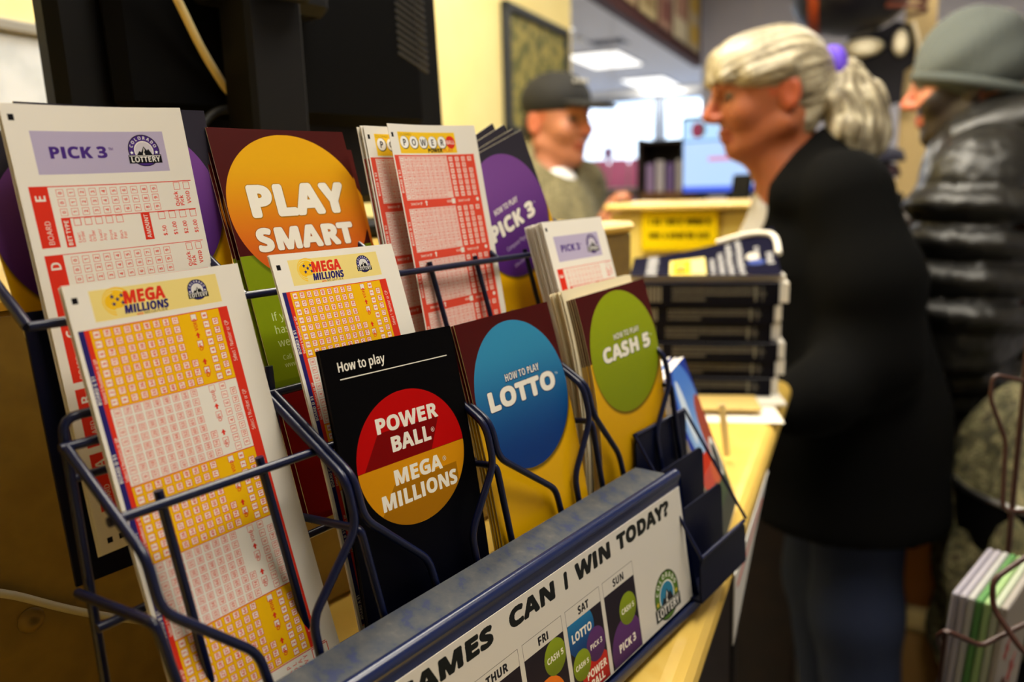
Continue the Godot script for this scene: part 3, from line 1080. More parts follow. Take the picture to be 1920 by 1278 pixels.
# ------------------------------------------------------------------ counter
func counter() -> void:
	# worktop: a rounded customer edge at b = -0.085, running from behind the camera to its end past the books
	var prof := []      # (b, y) round the edge
	for k in 9:
		var an := -PI / 2 + PI * k / 8.0
		prof.append(Vector2(-0.103 + cos(an) * 0.018, CT - 0.019 + sin(an) * 0.019))
	var outline := PackedVector2Array([Vector2(-1.08, CT - 0.038)])
	for p in prof: outline.append(p)
	outline.append(Vector2(-1.08, CT))
	var st := mb()
	prism(st, outline, -1.281, 0.5)
	var top := single("countertop", st, M.laminate, "worn yellow laminate countertop under the slip rack and the books", "countertop", Vector3.ZERO, AB)
	st = mb()
	box(st, Vector3(-0.6, 0.515, -0.37), Vector3(0.90, 1.026, 1.70), 0.004)
	var base := single("counter_base", st, M.dark_wood, "dark brown counter base under the yellow worktop", "counter", Vector3.ZERO, AB)
	st = mb()
	for z in [0.2, -0.3, -0.8, -1.15]:
		st = mb()
		box(st, Vector3(-0.148, 0.52, z), Vector3(0.006, 0.9, 0.012), 0.001)
		part(base, "batten", st, M.black)
	st = mb()
	lathe(st, [[0.0, 0.012], [0.006, 0.011], [0.009, 0.006], [0.009, 0.0], [0.0, 0.0]], 12)
	var knob := part(base, "knob", st, M.steel, "small bright round knob")
	knob.transform = Transform3D(Basis(Vector3.FORWARD, PI / 2), Vector3(-0.148, 0.985, -0.56))
	# the raised ledge behind the rack
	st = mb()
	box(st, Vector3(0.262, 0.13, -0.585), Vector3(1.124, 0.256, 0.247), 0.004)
	var ledge := single("raised_ledge", st, M.riser_shaded, "yellow raised ledge behind the rack, carrying the monitor", "ledge", Vector3(0, CT, 0), RB)
	st = mb()
	box(st, Vector3(0.262, 0.263, -0.584), Vector3(1.13, 0.012, 0.253), 0.005)
	part(ledge, "top_panel", st, M.laminate)
	st = mb()
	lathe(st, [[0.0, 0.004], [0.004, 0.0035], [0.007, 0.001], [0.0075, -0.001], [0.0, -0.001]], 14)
	var cap := part(ledge, "screw_cap", st, M.riser_shaded)
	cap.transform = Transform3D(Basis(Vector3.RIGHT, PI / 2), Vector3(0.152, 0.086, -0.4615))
	# the far ledge, across the end of the clerk's area
	st = mb()
	box(st, Vector3(-0.34, 1.155, 0.0), Vector3(0.48, 0.30, 0.12), 0.004)
	var far := single("far_ledge", st, mat(c8(246, 220, 116), 0.5), "yellow high ledge between the clerk and the woman, carrying the yellow sign", "ledge", AR(2.04, 0, 0.0), AB)
	st = mb()
	box(st, Vector3(-0.34, 1.318, -0.08), Vector3(0.5, 0.016, 0.34), 0.005)
	part(far, "top_panel", st, M.laminate)
	st = mb()
	box(st, Vector3(-0.34, 0.5, 0.0), Vector3(0.48, 1.0, 0.12), 0.004)
	part(far, "dark_base", st, M.dark_wood)
	# white sheet taped to the counter's front edge, its lower edge cut slanting
	st = mb()
	prism(st, PackedVector2Array([Vector2(0.655, 1.046), Vector2(0.925, 1.046), Vector2(0.80, 1.018), Vector2(0.683, 0.986), Vector2(0.655, 0.979)]), -0.0006, 0.0006, Transform3D(Basis(Vector3.UP, PI / 2), Vector3.ZERO))
	var notice := single("notice_sheet", st, mat(c8(196, 194, 190), 0.8), "white notice sheet taped along the counter's front edge", "notice", B * -0.0838, AB)
	st = mb()
	prism(st, PackedVector2Array([Vector2(0.67, 1.027), Vector2(0.86, 1.035), Vector2(0.86, 1.037), Vector2(0.67, 1.030)]), 0.0007, 0.0011, Transform3D(Basis(Vector3.UP, PI / 2), Vector3.ZERO))
	part(notice, "printed_line", st, mat(c8(176, 60, 46), 0.7))


# ------------------------------------------------------------------ the wire rack
func rp(u: float, y: float, w: float) -> Vector3:
	return Vector3(u, y, w) - RO


func path(a: Array) -> Array:
	var out := []
	for p in a: out.append(rp(p[0], p[1], p[2]))
	return out


func rack() -> void:
	var t := thing("slip_rack", "navy wire rack full of lottery play slips and brochures on the counter", "display rack", R(RO.x, RO.y, RO.z), RB)
	var ks := [0.1305, 0.2312, 0.3333, 0.4352, 0.5510]
	# long wires: tier fronts, tier backs, floors
	for w in [[1.330, -0.350], [1.2575, -0.302], [1.281, -0.336], [1.205, -0.325], [1.128, -0.332], [1.118, -0.268]]:
		part(t, "long_wire", wire(path([[0.1305, w[0], w[1]], [0.5510, w[0], w[1]]]), 0.0021), M.navy)
	# dividers: each pocket side is one bent wire; neighbours run side by side
	for k in 5:
		var u: float = ks[k]
		var lean: float = [0.0405, 0.043, 0.057, 0.034, 0.03][k]
		if k > 0:
			var back: float = [0, 0.031, 0.0235, 0.0215, 0.024][k]
			part(t, "pocket_wire", wire(path([[u - 0.0022, 1.281, -0.336], [u - 0.0022, 1.248, -0.2795], [u - 0.0022, 1.226, -0.2745], [u - back, 1.192, -0.2745], [u - back + 0.0015, 1.150, -0.268]]), 0.0021), M.navy)
		if k < 4:
			part(t, "pocket_wire", wire(path([[u + 0.0022, 1.281, -0.336], [u + 0.0022, 1.248, -0.2795], [u + 0.0026, 1.228, -0.2745], [u + lean, 1.1915, -0.2735], [u + lean + 0.007, 1.150, -0.268]]), 0.0021), M.navy)
		# support: comes forward from the back frame, then turns down to the sign channel
		part(t, "support_wire", wire(path([[u - 0.002, 1.219, -0.334], [u, 1.224, -0.2745], [u + 0.0115, 1.160, -0.271]]), 0.0021, 0.004), M.navy)
		# back frame
		if k == 0:
			part(t, "upright_wire", wire(path([[u + 0.036, 1.292, -0.340], [u + 0.004, 1.292, -0.341], [u + 0.004, 1.118, -0.331]]), 0.0021), M.navy)
			part(t, "cross_wire", wire(path([[u + 0.004, 1.266, -0.3395], [u + 0.1, 1.266, -0.3395]]), 0.0019), M.navy)
		else: part(t, "upright_wire", wire(path([[u + 0.004, 1.294, -0.341], [u + 0.004, 1.118, -0.331]]), 0.0021), M.navy)
		part(t, "side_wire", wire(path([[u, 1.330, -0.350], [u, 1.376, -0.425]]), 0.0023), M.navy)
		part(t, "floor_wire", wire(path([[u + 0.002, 1.122, -0.334], [u + 0.002, 1.122, -0.262]]), 0.0021), M.navy)
		if k < 4:
			for off in [[0.0232, 0.012], [0.0715, 0.0165]]:
				part(t, "pocket_bar", wire(path([[u + off[0], 1.262, -0.3065], [u + off[0] + off[1], 1.150, -0.2985]]), 0.0021), M.navy)
			for off in [0.037, 0.082]:
				part(t, "back_bar", wire(path([[u + off, 1.334, -0.3545], [u + off + 0.008, 1.262, -0.340]]), 0.0018), M.navy)
	# dark plate behind the leftmost back pocket
	var st := mb()
	var tf := Transform3D(Basis(Vector3.RIGHT, -0.125), rp(0.1405, 1.332, -0.3815))
	prism(st, PackedVector2Array([Vector2(0, 0.0), Vector2(0.083, 0.0), Vector2(0.083, -0.126), Vector2(0.0, -0.126)]), -0.001, 0.001, tf)
	part(t, "back_plate", st, M.navy_plate)
	# sign channel: dusty top, rolled front edge, tilted face plate, curled foot
	st = mb()
	var x0 := -0.25
	var x1 := 0.172
	var topq := [Vector3(x0, 1.1785 - RO.y, -0.268 - RO.z), Vector3(x0, 1.1745 - RO.y, -0.2485 - RO.z), Vector3(x1 - 0.012, 1.1745 - RO.y, -0.2485 - RO.z), Vector3(x1 - 0.022, 1.1785 - RO.y, -0.268 - RO.z)]
	quad(st, topq[0], topq[3], topq[2], topq[1])
	var dn := Vector3(0, -0.0015, 0)
	quad(st, topq[0] + dn, topq[1] + dn, topq[2] + dn, topq[3] + dn)
	quad(st, topq[0], topq[0] + dn, topq[3] + dn, topq[3])
	quad(st, topq[3], topq[3] + dn, topq[2] + dn, topq[2])
	part(t, "channel_top", st, M.dust, "dusty top of the sign channel")
	st = mb()
	var prof := []
	for k in 9:
		var an := PI * 0.62 - PI * 0.72 * k / 8.0
		prof.append(Vector2(-0.2472 + cos(an) * 0.0042, 1.1712 + sin(an) * 0.0042))
	prof.append_array([Vector2(-0.2440, 1.166), Vector2(-0.2312, 1.0745), Vector2(-0.2285, 1.0715), Vector2(-0.2262, 1.0735), Vector2(-0.2272, 1.080), Vector2(-0.2286, 1.080), Vector2(-0.2318, 1.0715), Vector2(-0.2336, 1.0735), Vector2(-0.2462, 1.1655), Vector2(-0.2490, 1.172)])
	var rings := []
	for x in [x0, x1 - 0.004, x1 - 0.001, x1]:
		var ring := PackedVector3Array()
		var sh := 0.75 if x == x1 else 1.0
		for p in prof:
			ring.append(Vector3(x, lerpf(1.168, p.y, sh) - RO.y if p.y > 1.16 else p.y - RO.y, p.x - RO.z))
		rings.append(ring)
	ring_loft(st, rings)
	part(t, "sign_channel", st, M.navy_lip)
	# tiered leaflet tray hooked on the rack's right end
	var tray := Node3D.new()
	tray.name = "tray"
	t.add_child(tray)
	var plates := [["tray_back", 1.197, -0.2765, 0.0], ["tray_divider", 1.1705, -0.259, 0.004], ["tray_divider", 1.143, -0.243, 0.003], ["tray_front", 1.1135, -0.224, 0.0]]
	for p in plates:
		st = mb()
		var h: float = p[1] - 1.080
		var c := 0.006
		var ins: float = p[3]
		var w := 0.083 - ins
		var ol := PackedVector2Array([Vector2(ins, -h), Vector2(w, -h), Vector2(w, -c), Vector2(w - c * 0.4, -c * 0.35), Vector2(w - c, 0), Vector2(ins + c, 0), Vector2(ins + c * 0.4, -c * 0.35), Vector2(ins, -c)])
		prism(st, ol, -0.0007, 0.0007, Transform3D(Basis(Vector3.RIGHT, -0.05), rp(0.497, p[1], p[2])))
		part(tray, p[0], st, M.navy_plate)
	st = mb()
	prism(st, PackedVector2Array([Vector2(0.497, 0), Vector2(0.58, 0), Vector2(0.58, 0.058), Vector2(0.497, 0.058)]), -0.001, 0.001, Transform3D(Basis(Vector3.RIGHT, PI / 2), Vector3(-RO.x, 1.0805 - RO.y, -0.2795 - RO.z)))
	part(tray, "tray_floor", st, M.navy_plate)
	for u in [0.4972, 0.5798]:
		part(tray, "side_rail", wire(path([[u, 1.198, -0.2775], [u, 1.115, -0.2225]]), 0.0013), M.navy)
	for p in [[1.1135, -0.2236], [1.197, -0.2765]]:
		part(tray, "rolled_edge", wire(path([[0.4985, p[0], p[1]], [0.5785, p[0], p[1]]]), 0.0016), M.navy)
	# the printed card in the channel
	var sm := sheet(0.405, 0.084, 0.0, 0.0, 0.0, 0.0005)
	var card := single("sign_card", sm, null, "long white card in the rack's front channel listing which games draw each day", "sign", R(0.501 - 0.405, 1.1635, -0.2427), RB * Basis(Vector3.RIGHT, -0.1445))
	card.set_surface_override_material(0, M.p_sign)
	card.set_surface_override_material(1, M.paper)


# ------------------------------------------------------------------ slips and brochures in the rack's pockets
func leaf(called: String, label: String, category: String, group: String, mesh: Mesh, m: Material, body: Material, u: float, y: float, w: float, rot: float, yaw: float, t0: float) -> MeshInstance3D:
	var n := Vector3(0, sin(t0), cos(t0))
	var o := single(called, mesh, null, label, category, R(u, y, w), RB * Basis(Vector3.UP, yaw) * Basis(n, rot), group)
	o.set_surface_override_material(0, m)
	o.set_surface_override_material(1, body)
	return o


func pack(called: String, front: String, behind: String, category: String, group: String, count: int, mesh: Mesh, m: Material, body: Material, u: float, y: float, w: float, t0: float, rot: float, yaw: float, pitch: float, jit: float, down := 0.0, side := 0.0) -> void:
	# count sheets one behind the other; the front one reads, the others show their edges
	for k in count:
		var j := Vector2.ZERO if k == 0 else Vector2(rng.randf_range(-1.0, 1.0), rng.randf_range(-1.0, 0.4)) * jit
		var back := R(u, y, w) + (RB * Vector3(0, sin(t0), cos(t0))) * (-pitch * k)
		var uu := back.dot(D) + j.x - side * k
		leaf(called, front if k == 0 else behind, category, group, mesh, m, body, uu, back.y + j.y - down * k, back.dot(N), rot + (0.0 if k == 0 else rng.randf_range(-0.3, 0.3) * jit * 10.0), yaw, t0)


func slips() -> void:
	var d := PI / 180.0
	var slip := "play slip"
	var bro := "brochure"
	# --- middle tier
	pack("play_slip", "white and yellow MEGA MILLIONS play slip in the leftmost pocket nearest the camera", "play slip hidden behind the leftmost MEGA MILLIONS slip, showing only its white edge", slip, "MEGA MILLIONS slips in the leftmost pocket", 4, sheet(0.0825, 0.205, 13.0 * d, 17.5 * d, 0.0006, 0.00025), M.p_mega, M.paper, 0.1427, 1.3454, -0.3439, 14.0 * d, 1.2 * d, 0.0, 0.0005, 0.0006)
	pack("play_slip", "white and yellow MEGA MILLIONS play slip standing behind the black brochure", "play slip hidden behind the second MEGA MILLIONS slip, showing only its white edge", slip, "MEGA MILLIONS slips behind the black brochure", 4, sheet(0.0825, 0.205, 18.3 * d, 11.0 * d, 0.0008, 0.00025), M.p_mega, M.paper, 0.2365, 1.3503, -0.3347, 17.7 * d, -0.3 * d, 0.0, 0.0005, 0.0005)
	pack("play_slip", "white PICK 3 slip fronting the thick stack beside the green CASH 5 brochure", "play slip inside the thick PICK 3 stack, showing only its cream edge", slip, "thick stack of PICK 3 slips", 18, sheet(0.0825, 0.203, 16.3 * d, 16.3 * d, 0.0006, 0.0003), M.p_pick, M.paper, 0.4745, 1.3535, -0.3405, 16.3 * d, 0.2 * d, 0.0, 0.00075, 0.0008, 0.0, 0.0002)
	# --- back tier
	pack("play_slip", "large white PICK 3 slip with lavender header at the rack's left edge", "play slip hidden behind the large PICK 3 slip, showing only its cream edge", slip, "PICK 3 slips at the left edge of the rack", 4, sheet(0.0825, 0.203, 9.0 * d, 6.0 * d, 0.0022, 0.00025, 0.001), M.p_pick, M.paper, 0.1449, 1.4212, -0.3855, 7.5 * d, 1.5 * d, 0.0, 0.0005, 0.0007)
	pack("play_slip", "white and red POWERBALL play slip standing in front of its stack", "POWERBALL play slip left of the front one", slip, "POWERBALL slips", 1, sheet(0.0825, 0.203, 10.5 * d, 7.5 * d, 0.0022, 0.00025, 0.001), M.p_power, M.paper, 0.3557, 1.4203, -0.3707, 8.9 * d, 1.2 * d, 0.0, 0.0006, 0.0006)
	pack("play_slip", "white and red POWERBALL play slip peeping out left of the front POWERBALL slip", "POWERBALL play slip in the shifted stack, showing only its left edge", slip, "POWERBALL slips", 5, sheet(0.0825, 0.203, 10.0 * d, 8.0 * d, 0.0018, 0.00025, 0.001), M.p_power, M.paper, 0.3432, 1.4190, -0.3785, 8.9 * d, 1.0 * d, 0.0, 0.0007, 0.0011, 0.0, 0.0006)
	pack("brochure", "PLAY SMART brochure with orange disc on dark red, foremost of its pack", "brochure behind the PLAY SMART front one, showing a dark red edge", bro, "PLAY SMART brochures", 5, sheet(0.0932, 0.216, 16.0 * d, 16.0 * d, 0.0006, 0.0006), M.p_play, M.cream, 0.2477, 1.4155, -0.3963, 16.0 * d, 0.4 * d, 0.0, 0.0012, 0.0022)
	pack("brochure", "PLAY SMART brochure slipped to the right behind its pack", "", bro, "PLAY SMART brochures", 1, sheet(0.0932, 0.216, 16.0 * d, 16.0 * d, 0.0006, 0.0006), M.p_play, M.cream, 0.2610, 1.4080, -0.4040, 16.0 * d, -1.4 * d, 0.0, 0.0012, 0.0)
	pack("brochure", "purple PICK 3 brochure whose right half shows behind the large PICK 3 slip", "", bro, "PICK 3 brochures at the left edge", 1, sheet(0.0932, 0.204, 8.5 * d, 8.5 * d, 0.0008, 0.0006), M.p_violet, M.cream, 0.1560, 1.4235, -0.3985, 8.5 * d, 0.5 * d, 0.0, 0.001, 0.0)
	pack("brochure", "purple PICK 3 brochure whose left half shows at the picture's left border", "", bro, "PICK 3 brochures at the left edge", 1, sheet(0.0890, 0.196, 8.5 * d, 8.5 * d, 0.0008, 0.0006), M.p_violet_back, M.cream, 0.1345, 1.4095, -0.4015, 8.5 * d, 5.5 * d, 0.0, 0.001, 0.0)
	# the fan of purple brochures at the right end of the back tier
	var labs := ["purple PICK 3 brochure, foremost of the tilted fan behind the POWERBALL slips", "PICK 3 brochure second in the tilted fan, its dark corner showing", "PICK 3 brochure third in the tilted fan, its dark corner showing", "PICK 3 brochure rearmost in the tilted fan, leaning furthest"]
	for k in 4:
		var rot: float = [19.0, 20.5, 22.0, 24.0][k] * d
		var tr: Vector2 = Vector2(0.5060, 1.4225) + [Vector2.ZERO, Vector2(-0.006, 0.001), Vector2(-0.013, 0.004), Vector2(-0.022, 0.005)][k]     # top right corner
		leaf("brochure", labs[k], bro, "fan of PICK 3 brochures", sheet(0.0932, 0.216, 9.0 * d, 9.0 * d, 0.002, 0.0006), M.p_violet, M.cream, tr.x - 0.0932 * cos(rot), tr.y - 0.0932 * sin(rot), -0.3755 - 0.0030 * k, rot, 0.0, 9.0 * d)
	# --- front tier
	pack("brochure", "black How to play brochure with red and gold POWERBALL and MEGA MILLIONS disc", "brochure behind the black How to play one, showing only its edge", bro, "black brochures", 3, sheet(0.0932, 0.216, 13.5 * d, 5.0 * d, 0.0005, 0.0006), M.p_black, M.black, 0.2382, 1.3052, -0.3040, 12.7 * d, -1.4 * d, 0.0, 0.0012, 0.0008)
	pack("brochure", "LOTTO brochure with blue disc, foremost of its pack", "brochure behind the LOTTO front one, showing only its left edge", bro, "LOTTO brochures", 4, sheet(0.0932, 0.216, 16.0 * d, 4.0 * d, 0.0012, 0.0006), M.p_lotto, M.cream, 0.3343, 1.3025, -0.3033, 15.2 * d, 1.0 * d, 0.0, 0.0013, 0.0011, 0.0, 0.0008)
	pack("brochure", "CASH 5 brochure with lime green disc, foremost of its pack", "brochure behind the CASH 5 front one, showing a dark red and green edge", bro, "CASH 5 brochures", 5, sheet(0.0985, 0.205, 16.0 * d, -10.0 * d, 0.0006, 0.0006), M.p_cash, M.cream, 0.4500, 1.3035, -0.2965, 16.0 * d, 1.9 * d, 0.0, 0.0013, 0.0008, 0.0, 0.0008)
	pack("play_slip", "cream sheet at the front of the blank-edged stack behind CASH 5", "cream slip behind the CASH 5 brochures, showing only its edge", slip, "cream slips behind CASH 5", 10, sheet(0.0955, 0.205, 16.0 * d, -10.0 * d, 0.0006, 0.0004), M.cream, M.cream, 0.4440, 1.3085, -0.3035, 16.0 * d, 1.2 * d, 0.0, 0.0009, 0.0012, 0.0, 0.0002)


# ------------------------------------------------------------------ things on and over the counter
func frame_of(x: Vector3, y: Vector3) -> Basis:
	var z := x.cross(y).normalized()
	return Basis(x.normalized(), z.cross(x).normalized(), z)


func print_cover() -> Texture2D:
	var p := Pad.new(205, 160, 4.0, Color(0.035, 0.03, 0.12))
	# the lettering on these covers is too blurred to read: bands of uneven light strokes stand where it stands
	var r := RandomNumberGenerator.new()
	r.seed = 5
	for band in [[22, 8, 150, 17], [112, 60, 96, 7], [124, 40, 118, 8], [136, 14, 142, 9], [150, 8, 148, 9], [176, 40, 60, 6], [190, 64, 44, 10]]:
		var y: float = band[1]
		while y < band[1] + band[2] - 6:
			var h := r.randf_range(4.0, 8.5)
			p.rect(band[0] + r.randf_range(0, 1.0), y, band[3] * r.randf_range(0.75, 1.0), h * 0.6, Color(0.66, 0.655, 0.66))
			y += h
	p.rect(56, 46, 50, 104, Color(0.86, 0.80, 0.50))
	p.rect(60, 52, 25, 92, Color(0.90, 0.74, 0.12))
	p.rect(87, 52, 16, 92, Color(0.72, 0.68, 0.50))
	p.ellipse(71, 84, 8, 12, Color(0.80, 0.52, 0.34))
	p.ellipse(71, 116, 10, 14, Color(0.78, 0.32, 0.14))
	p.ellipse(172, 70, 9, 14, Color(0.72, 0.70, 0.66))
	p.ellipse(176, 92, 12, 10, Color(0.22, 0.28, 0.52))
	return p.texture()


func print_spine() -> Texture2D:
	var p := Pad.new(205, 26, 4.0, Color(0.03, 0.03, 0.075))
	var r := RandomNumberGenerator.new()
	r.seed = 9
	for k in 5: p.rect(20 + k * 5.4, 4, 3.9, 18, Color(0.46, 0.45, 0.42))
	for line in [[60, 5.0, 118], [60, 10.5, 128], [60, 16.5, 46]]:
		var x: float = line[0]
		while x < line[0] + line[2]:
			var w := r.randf_range(1.6, 4.0)
			p.rect(x, line[1], w * 0.75, 4.0, Color(0.36, 0.35, 0.33))
			x += w
	p.rect(172, 4, 3.4, 17, Color(0.4, 0.4, 0.38))
	p.rect(182, 4, 2.6, 17, Color(0.3, 0.3, 0.3))
	return p.texture()


func print_leaflet() -> Texture2D:
	var p := Pad.new(90, 150, 5.0, Color(0.12, 0.22, 0.62))
	p.ellipse(48, 44, 40, 46, Color(0.30, 0.50, 0.84), Color(0.62, 0.76, 0.92))
	p.ellipse(30, 40, 10, 30, Color(0.84, 0.90, 0.97))
	p.rect(0, 94, 90, 56, Color(0.16, 0.26, 0.07))
	p.ellipse(34, 96, 34, 15, Color(0.80, 0.20, 0.08))
	p.ellipse(58, 104, 20, 12, Color(0.86, 0.36, 0.10))
	p.ellipse(78, 70, 22, 34, Color(0.66, 0.30, 0.22))
	p.ellipse(74, 98, 14, 20, Color(0.92, 0.92, 0.90))
	p.ellipse(74, 98, 9, 14, Color(0.12, 0.12, 0.14))
	p.rect(0, 132, 90, 18, Color(0.10, 0.12, 0.05))
	return p.texture()


func counter_things() -> void:
	# --- monitor, seen from behind, on the raised ledge
	var yl := CT + 0.269
	var t := thing("monitor", "large black monitor seen from behind on the yellow ledge over the slip rack", "monitor", R(0.475, yl, -0.63), RB)
	var st := mb()
	box(st, Vector3(0.008, 0.262, -0.012), Vector3(0.415, 0.462, 0.03), 0.008, Basis(Vector3.RIGHT, -0.03))
	part(t, "casing", st, M.black)
	st = mb()
	box(st, Vector3(0.0, 0.27, 0.012), Vector3(0.33, 0.33, 0.022), 0.01, Basis(Vector3.RIGHT, -0.03))
	part(t, "rear_bulge", st, M.black_soft)
	for k in 22:
		st = mb()
		box(st, Vector3(0.148, 0.172 + k * 0.0068, 0.0245 - k * 0.0002), Vector3(0.046, 0.003, 0.004), 0.0006, Basis(Vector3.BACK, -0.35))
		part(t, "vent_slat", st, mat(c8(46, 46, 48), 0.5))
	st = mb()
	box(st, Vector3(-0.06, 0.24, 0.060), Vector3(0.054, 0.48, 0.04), 0.004)
	part(t, "stand_pole", st, M.pole)
	st = mb()
	box(st, Vector3(-0.045, 0.262, 0.042), Vector3(0.12, 0.14, 0.04), 0.008)
	box(st, Vector3(-0.055, 0.236, 0.092), Vector3(0.05, 0.09, 0.026), 0.01)
	part(t, "hinge_block", st, M.pole)
	st = mb()
	box(st, Vector3(-0.02, 0.009, 0.0), Vector3(0.24, 0.016, 0.15), 0.005)
	part(t, "stand_base", st, M.black)
	for k in 2:
		st = mb()
		lathe(st, [[0.0, 0.003], [0.0022, 0.002], [0.0025, 0.0], [0.0, 0.0]], 8)
		var pin := part(t, "screw", st, mat(c8(120, 90, 80), 0.5))
		pin.transform = Transform3D(Basis(Vector3.RIGHT, PI / 2), Vector3(0.105 + 0.03 * k, 0.075 + 0.004 * k, 0.007))
	var cord := mb()
	tube(cord, rounded([R(0.305, 1.600, -0.575), R(0.352, 1.528, -0.585), R(0.372, 1.492, -0.590), R(0.402, 1.462, -0.604)], 0.03, 6), 0.0033)
	single("power_cord", cord, mat(c8(226, 206, 150), 0.55), "cream cord slanting down behind the black monitor stand", "cord")
	cord = mb()
	tube(cord, rounded([R(0.402, 1.450, -0.597), R(0.375, 1.445, -0.590), R(0.352, 1.420, -0.584), R(0.345, 1.370, -0.580), R(0.345, 1.342, -0.582)], 0.03, 6), 0.0035)
	single("video_cord", cord, mat(c8(26, 26, 26), 0.6), "dark cord curving down behind the monitor stand", "cord")
	cord = mb()
	tube(cord, rounded([R(0.05, 1.222, -0.4575), R(0.1379, 1.1781, -0.4575), R(0.165, 1.156, -0.4575), R(0.1857, 1.141, -0.4575), R(0.2158, 1.1225, -0.4575), R(0.30, 1.072, -0.4565)], 0.03, 5), 0.0023)
	single("grey_cord", cord, mat(c8(170, 164, 150), 0.5), "thin grey cord hanging across the yellow ledge face at lower left", "cord")
	# --- stack of books at the counter's end
	var bx := (Vector3(0.366, 0, -1.098) - Vector3(0.172, 0, -1.139)).normalized()
	var bz := Vector3(bx.z, 0, -bx.x)      # away from the camera
	var bb := Basis(bx, Vector3.UP, bx.cross(Vector3.UP))
	M.cover = printed(print_cover(), 0.7)
	M.cover.metallic_specular = 0.12
	M.spine = printed(print_spine(), 0.6)
	var y := CT + 0.008
	var where := ["lowest", "second from the bottom", "third from the bottom", "fourth from the bottom", "fifth from the bottom", "uppermost with a spine showing"]
	for k in 6:
		var h: float = [0.0255, 0.025, 0.0255, 0.027, 0.026, 0.032][k]
		var off: float = [-0.004, 0.001, 0.004, -0.006, -0.003, 0.003][k]
		var dep: float = [0.0, 0.004, -0.003, 0.003, 0.0, -0.004][k]
		var b := thing("book", "navy softcover book %s in the stack on the counter's end" % where[k], "book", Vector3(0.269 + off, y, -1.118) + bz * dep, bb * Basis(Vector3.UP, [0.01, -0.02, 0.015, 0.0, -0.01, 0.0][k]), "stack of navy books")
		st = mb()
		box(st, Vector3(0.007 + 0.003 * (k % 2), h / 2, -0.082), Vector3(0.2155, h - 0.0036, 0.132), 0.0006)
		part(b, "page_block", st, M.paper)
		st = mb()
		box(st, Vector3(0, 0.0008, -0.0755), Vector3(0.206, 0.0016, 0.151), 0.0003)
		box(st, Vector3(0, h - 0.0008, -0.0755), Vector3(0.206, 0.0016, 0.151), 0.0003)
		part(b, "cover", st, mat(c8(22, 21, 44), 0.35))
		st = mb()
		st.set_normal(Vector3.BACK)
		for v in [[0, 0], [0, 1], [1, 1], [0, 0], [1, 1], [1, 0]]:
			st.set_normal(Vector3.BACK)
			st.set_uv(Vector2(v[0], 1 - v[1]))
			st.add_vertex(Vector3(-0.103 + 0.206 * v[0], h * v[1], 0.0012))
		part(b, "spine", st, M.spine)
		y += h + 0.0004
	# the topmost book: its cover curls up at the far right corner
	var top := thing("book", "topmost book of the stack, its dark cover with white lettering curling up", "book", Vector3(0.272, y, -1.120), bb, "stack of navy books")
	st = mb()
	box(st, Vector3(0.006, 0.004, -0.08), Vector3(0.214, 0.008, 0.138), 0.0006)
	part(top, "page_block", st, M.paper)
	st = mb()
	var grid := []
	var n := 18
	for j in n + 1:
		var row := PackedVector3Array()
		for i in n + 1:
			var sx := float(i) / n
			var sy := float(j) / n
			var lift := 0.046 * pow(sx, 1.6) * pow(sy, 1.5) + 0.012 * sy * sy
			row.append(Vector3(-0.104 + 0.212 * sx, 0.0095 + lift, 0.0 - 0.155 * sy + 0.02 * pow(sx * sy, 2.0)))
		grid.append(row)
	for j in n:
		for i in n:
			for v in [[0, 0], [0, 1], [1, 1], [0, 0], [1, 1], [1, 0]]:
				var a: int = i + v[0]
				var b: int = j + v[1]
				var du: Vector3 = grid[b][mini(a + 1, n)] - grid[b][maxi(a - 1, 0)]
				var dv: Vector3 = grid[mini(b + 1, n)][a] - grid[maxi(b - 1, 0)][a]
				st.set_normal(du.cross(dv).normalized())
				st.set_uv(Vector2(float(a) / n, 1.0 - float(b) / n))
				st.add_vertex(grid[b][a])
	part(top, "cover", st, M.cover)
	st = mb()
	for i in n:      # white reverse of the cover, a hair below it
		for j in n:
			var dd := Vector3(0, -0.0008, 0)
			quad(st, grid[j][i] + dd, grid[j][i + 1] + dd, grid[j + 1][i + 1] + dd, grid[j + 1][i] + dd)
	part(top, "cover_reverse", st, M.paper)
	st = mb()      # the rolled white corner
	tube(st, rounded([grid[n][n - 7] + Vector3(0, 0.002, 0), grid[n][n - 3] + Vector3(0, 0.003, 0.002), grid[n - 2][n] + Vector3(0.002, 0.002, 0), grid[n - 8][n] + Vector3(0.003, 0, 0)], 0.03), 0.0045)
	part(top, "curled_corner", st, M.paper)
	# papers under and before the stack
	st = mb()
	box(st, Vector3(0, 0.0035, 0), Vector3(0.20, 0.007, 0.17), 0.002)
	single("booklet", st, mat(c8(232, 228, 216), 0.7), "white booklet lying under the stack of navy books", "booklet", Vector3(0.292, CT, -1.165), bb * Basis(Vector3.UP, 0.06))
	st = mb()
	box(st, Vector3(0, 0.002, 0), Vector3(0.105, 0.004, 0.07), 0.001)
	single("tan_card", st, mat(c8(206, 176, 104), 0.6), "tan card on the white booklet in front of the books", "card", Vector3(0.285, CT + 0.0072, -1.068), bb * Basis(Vector3.UP, 0.05))
	st = mb()
	box(st, Vector3(0, 0.0005, 0), Vector3(0.15, 0.001, 0.08), 0.0)
	single("loose_sheet", st, M.paper, "white sheet of paper under the tan card on the yellow counter", "paper", Vector3(0.282, CT, -1.043), bb * Basis(Vector3.UP, 0.05))
	# --- leaflets in a clear holder beyond the tray
	var hb := RB * Basis(Vector3.UP, 0.28)
	var hold := thing("leaflet_holder", "clear plastic holder with leaflets beside the rack's right end", "leaflet holder", R(0.652, CT, -0.288), hb)
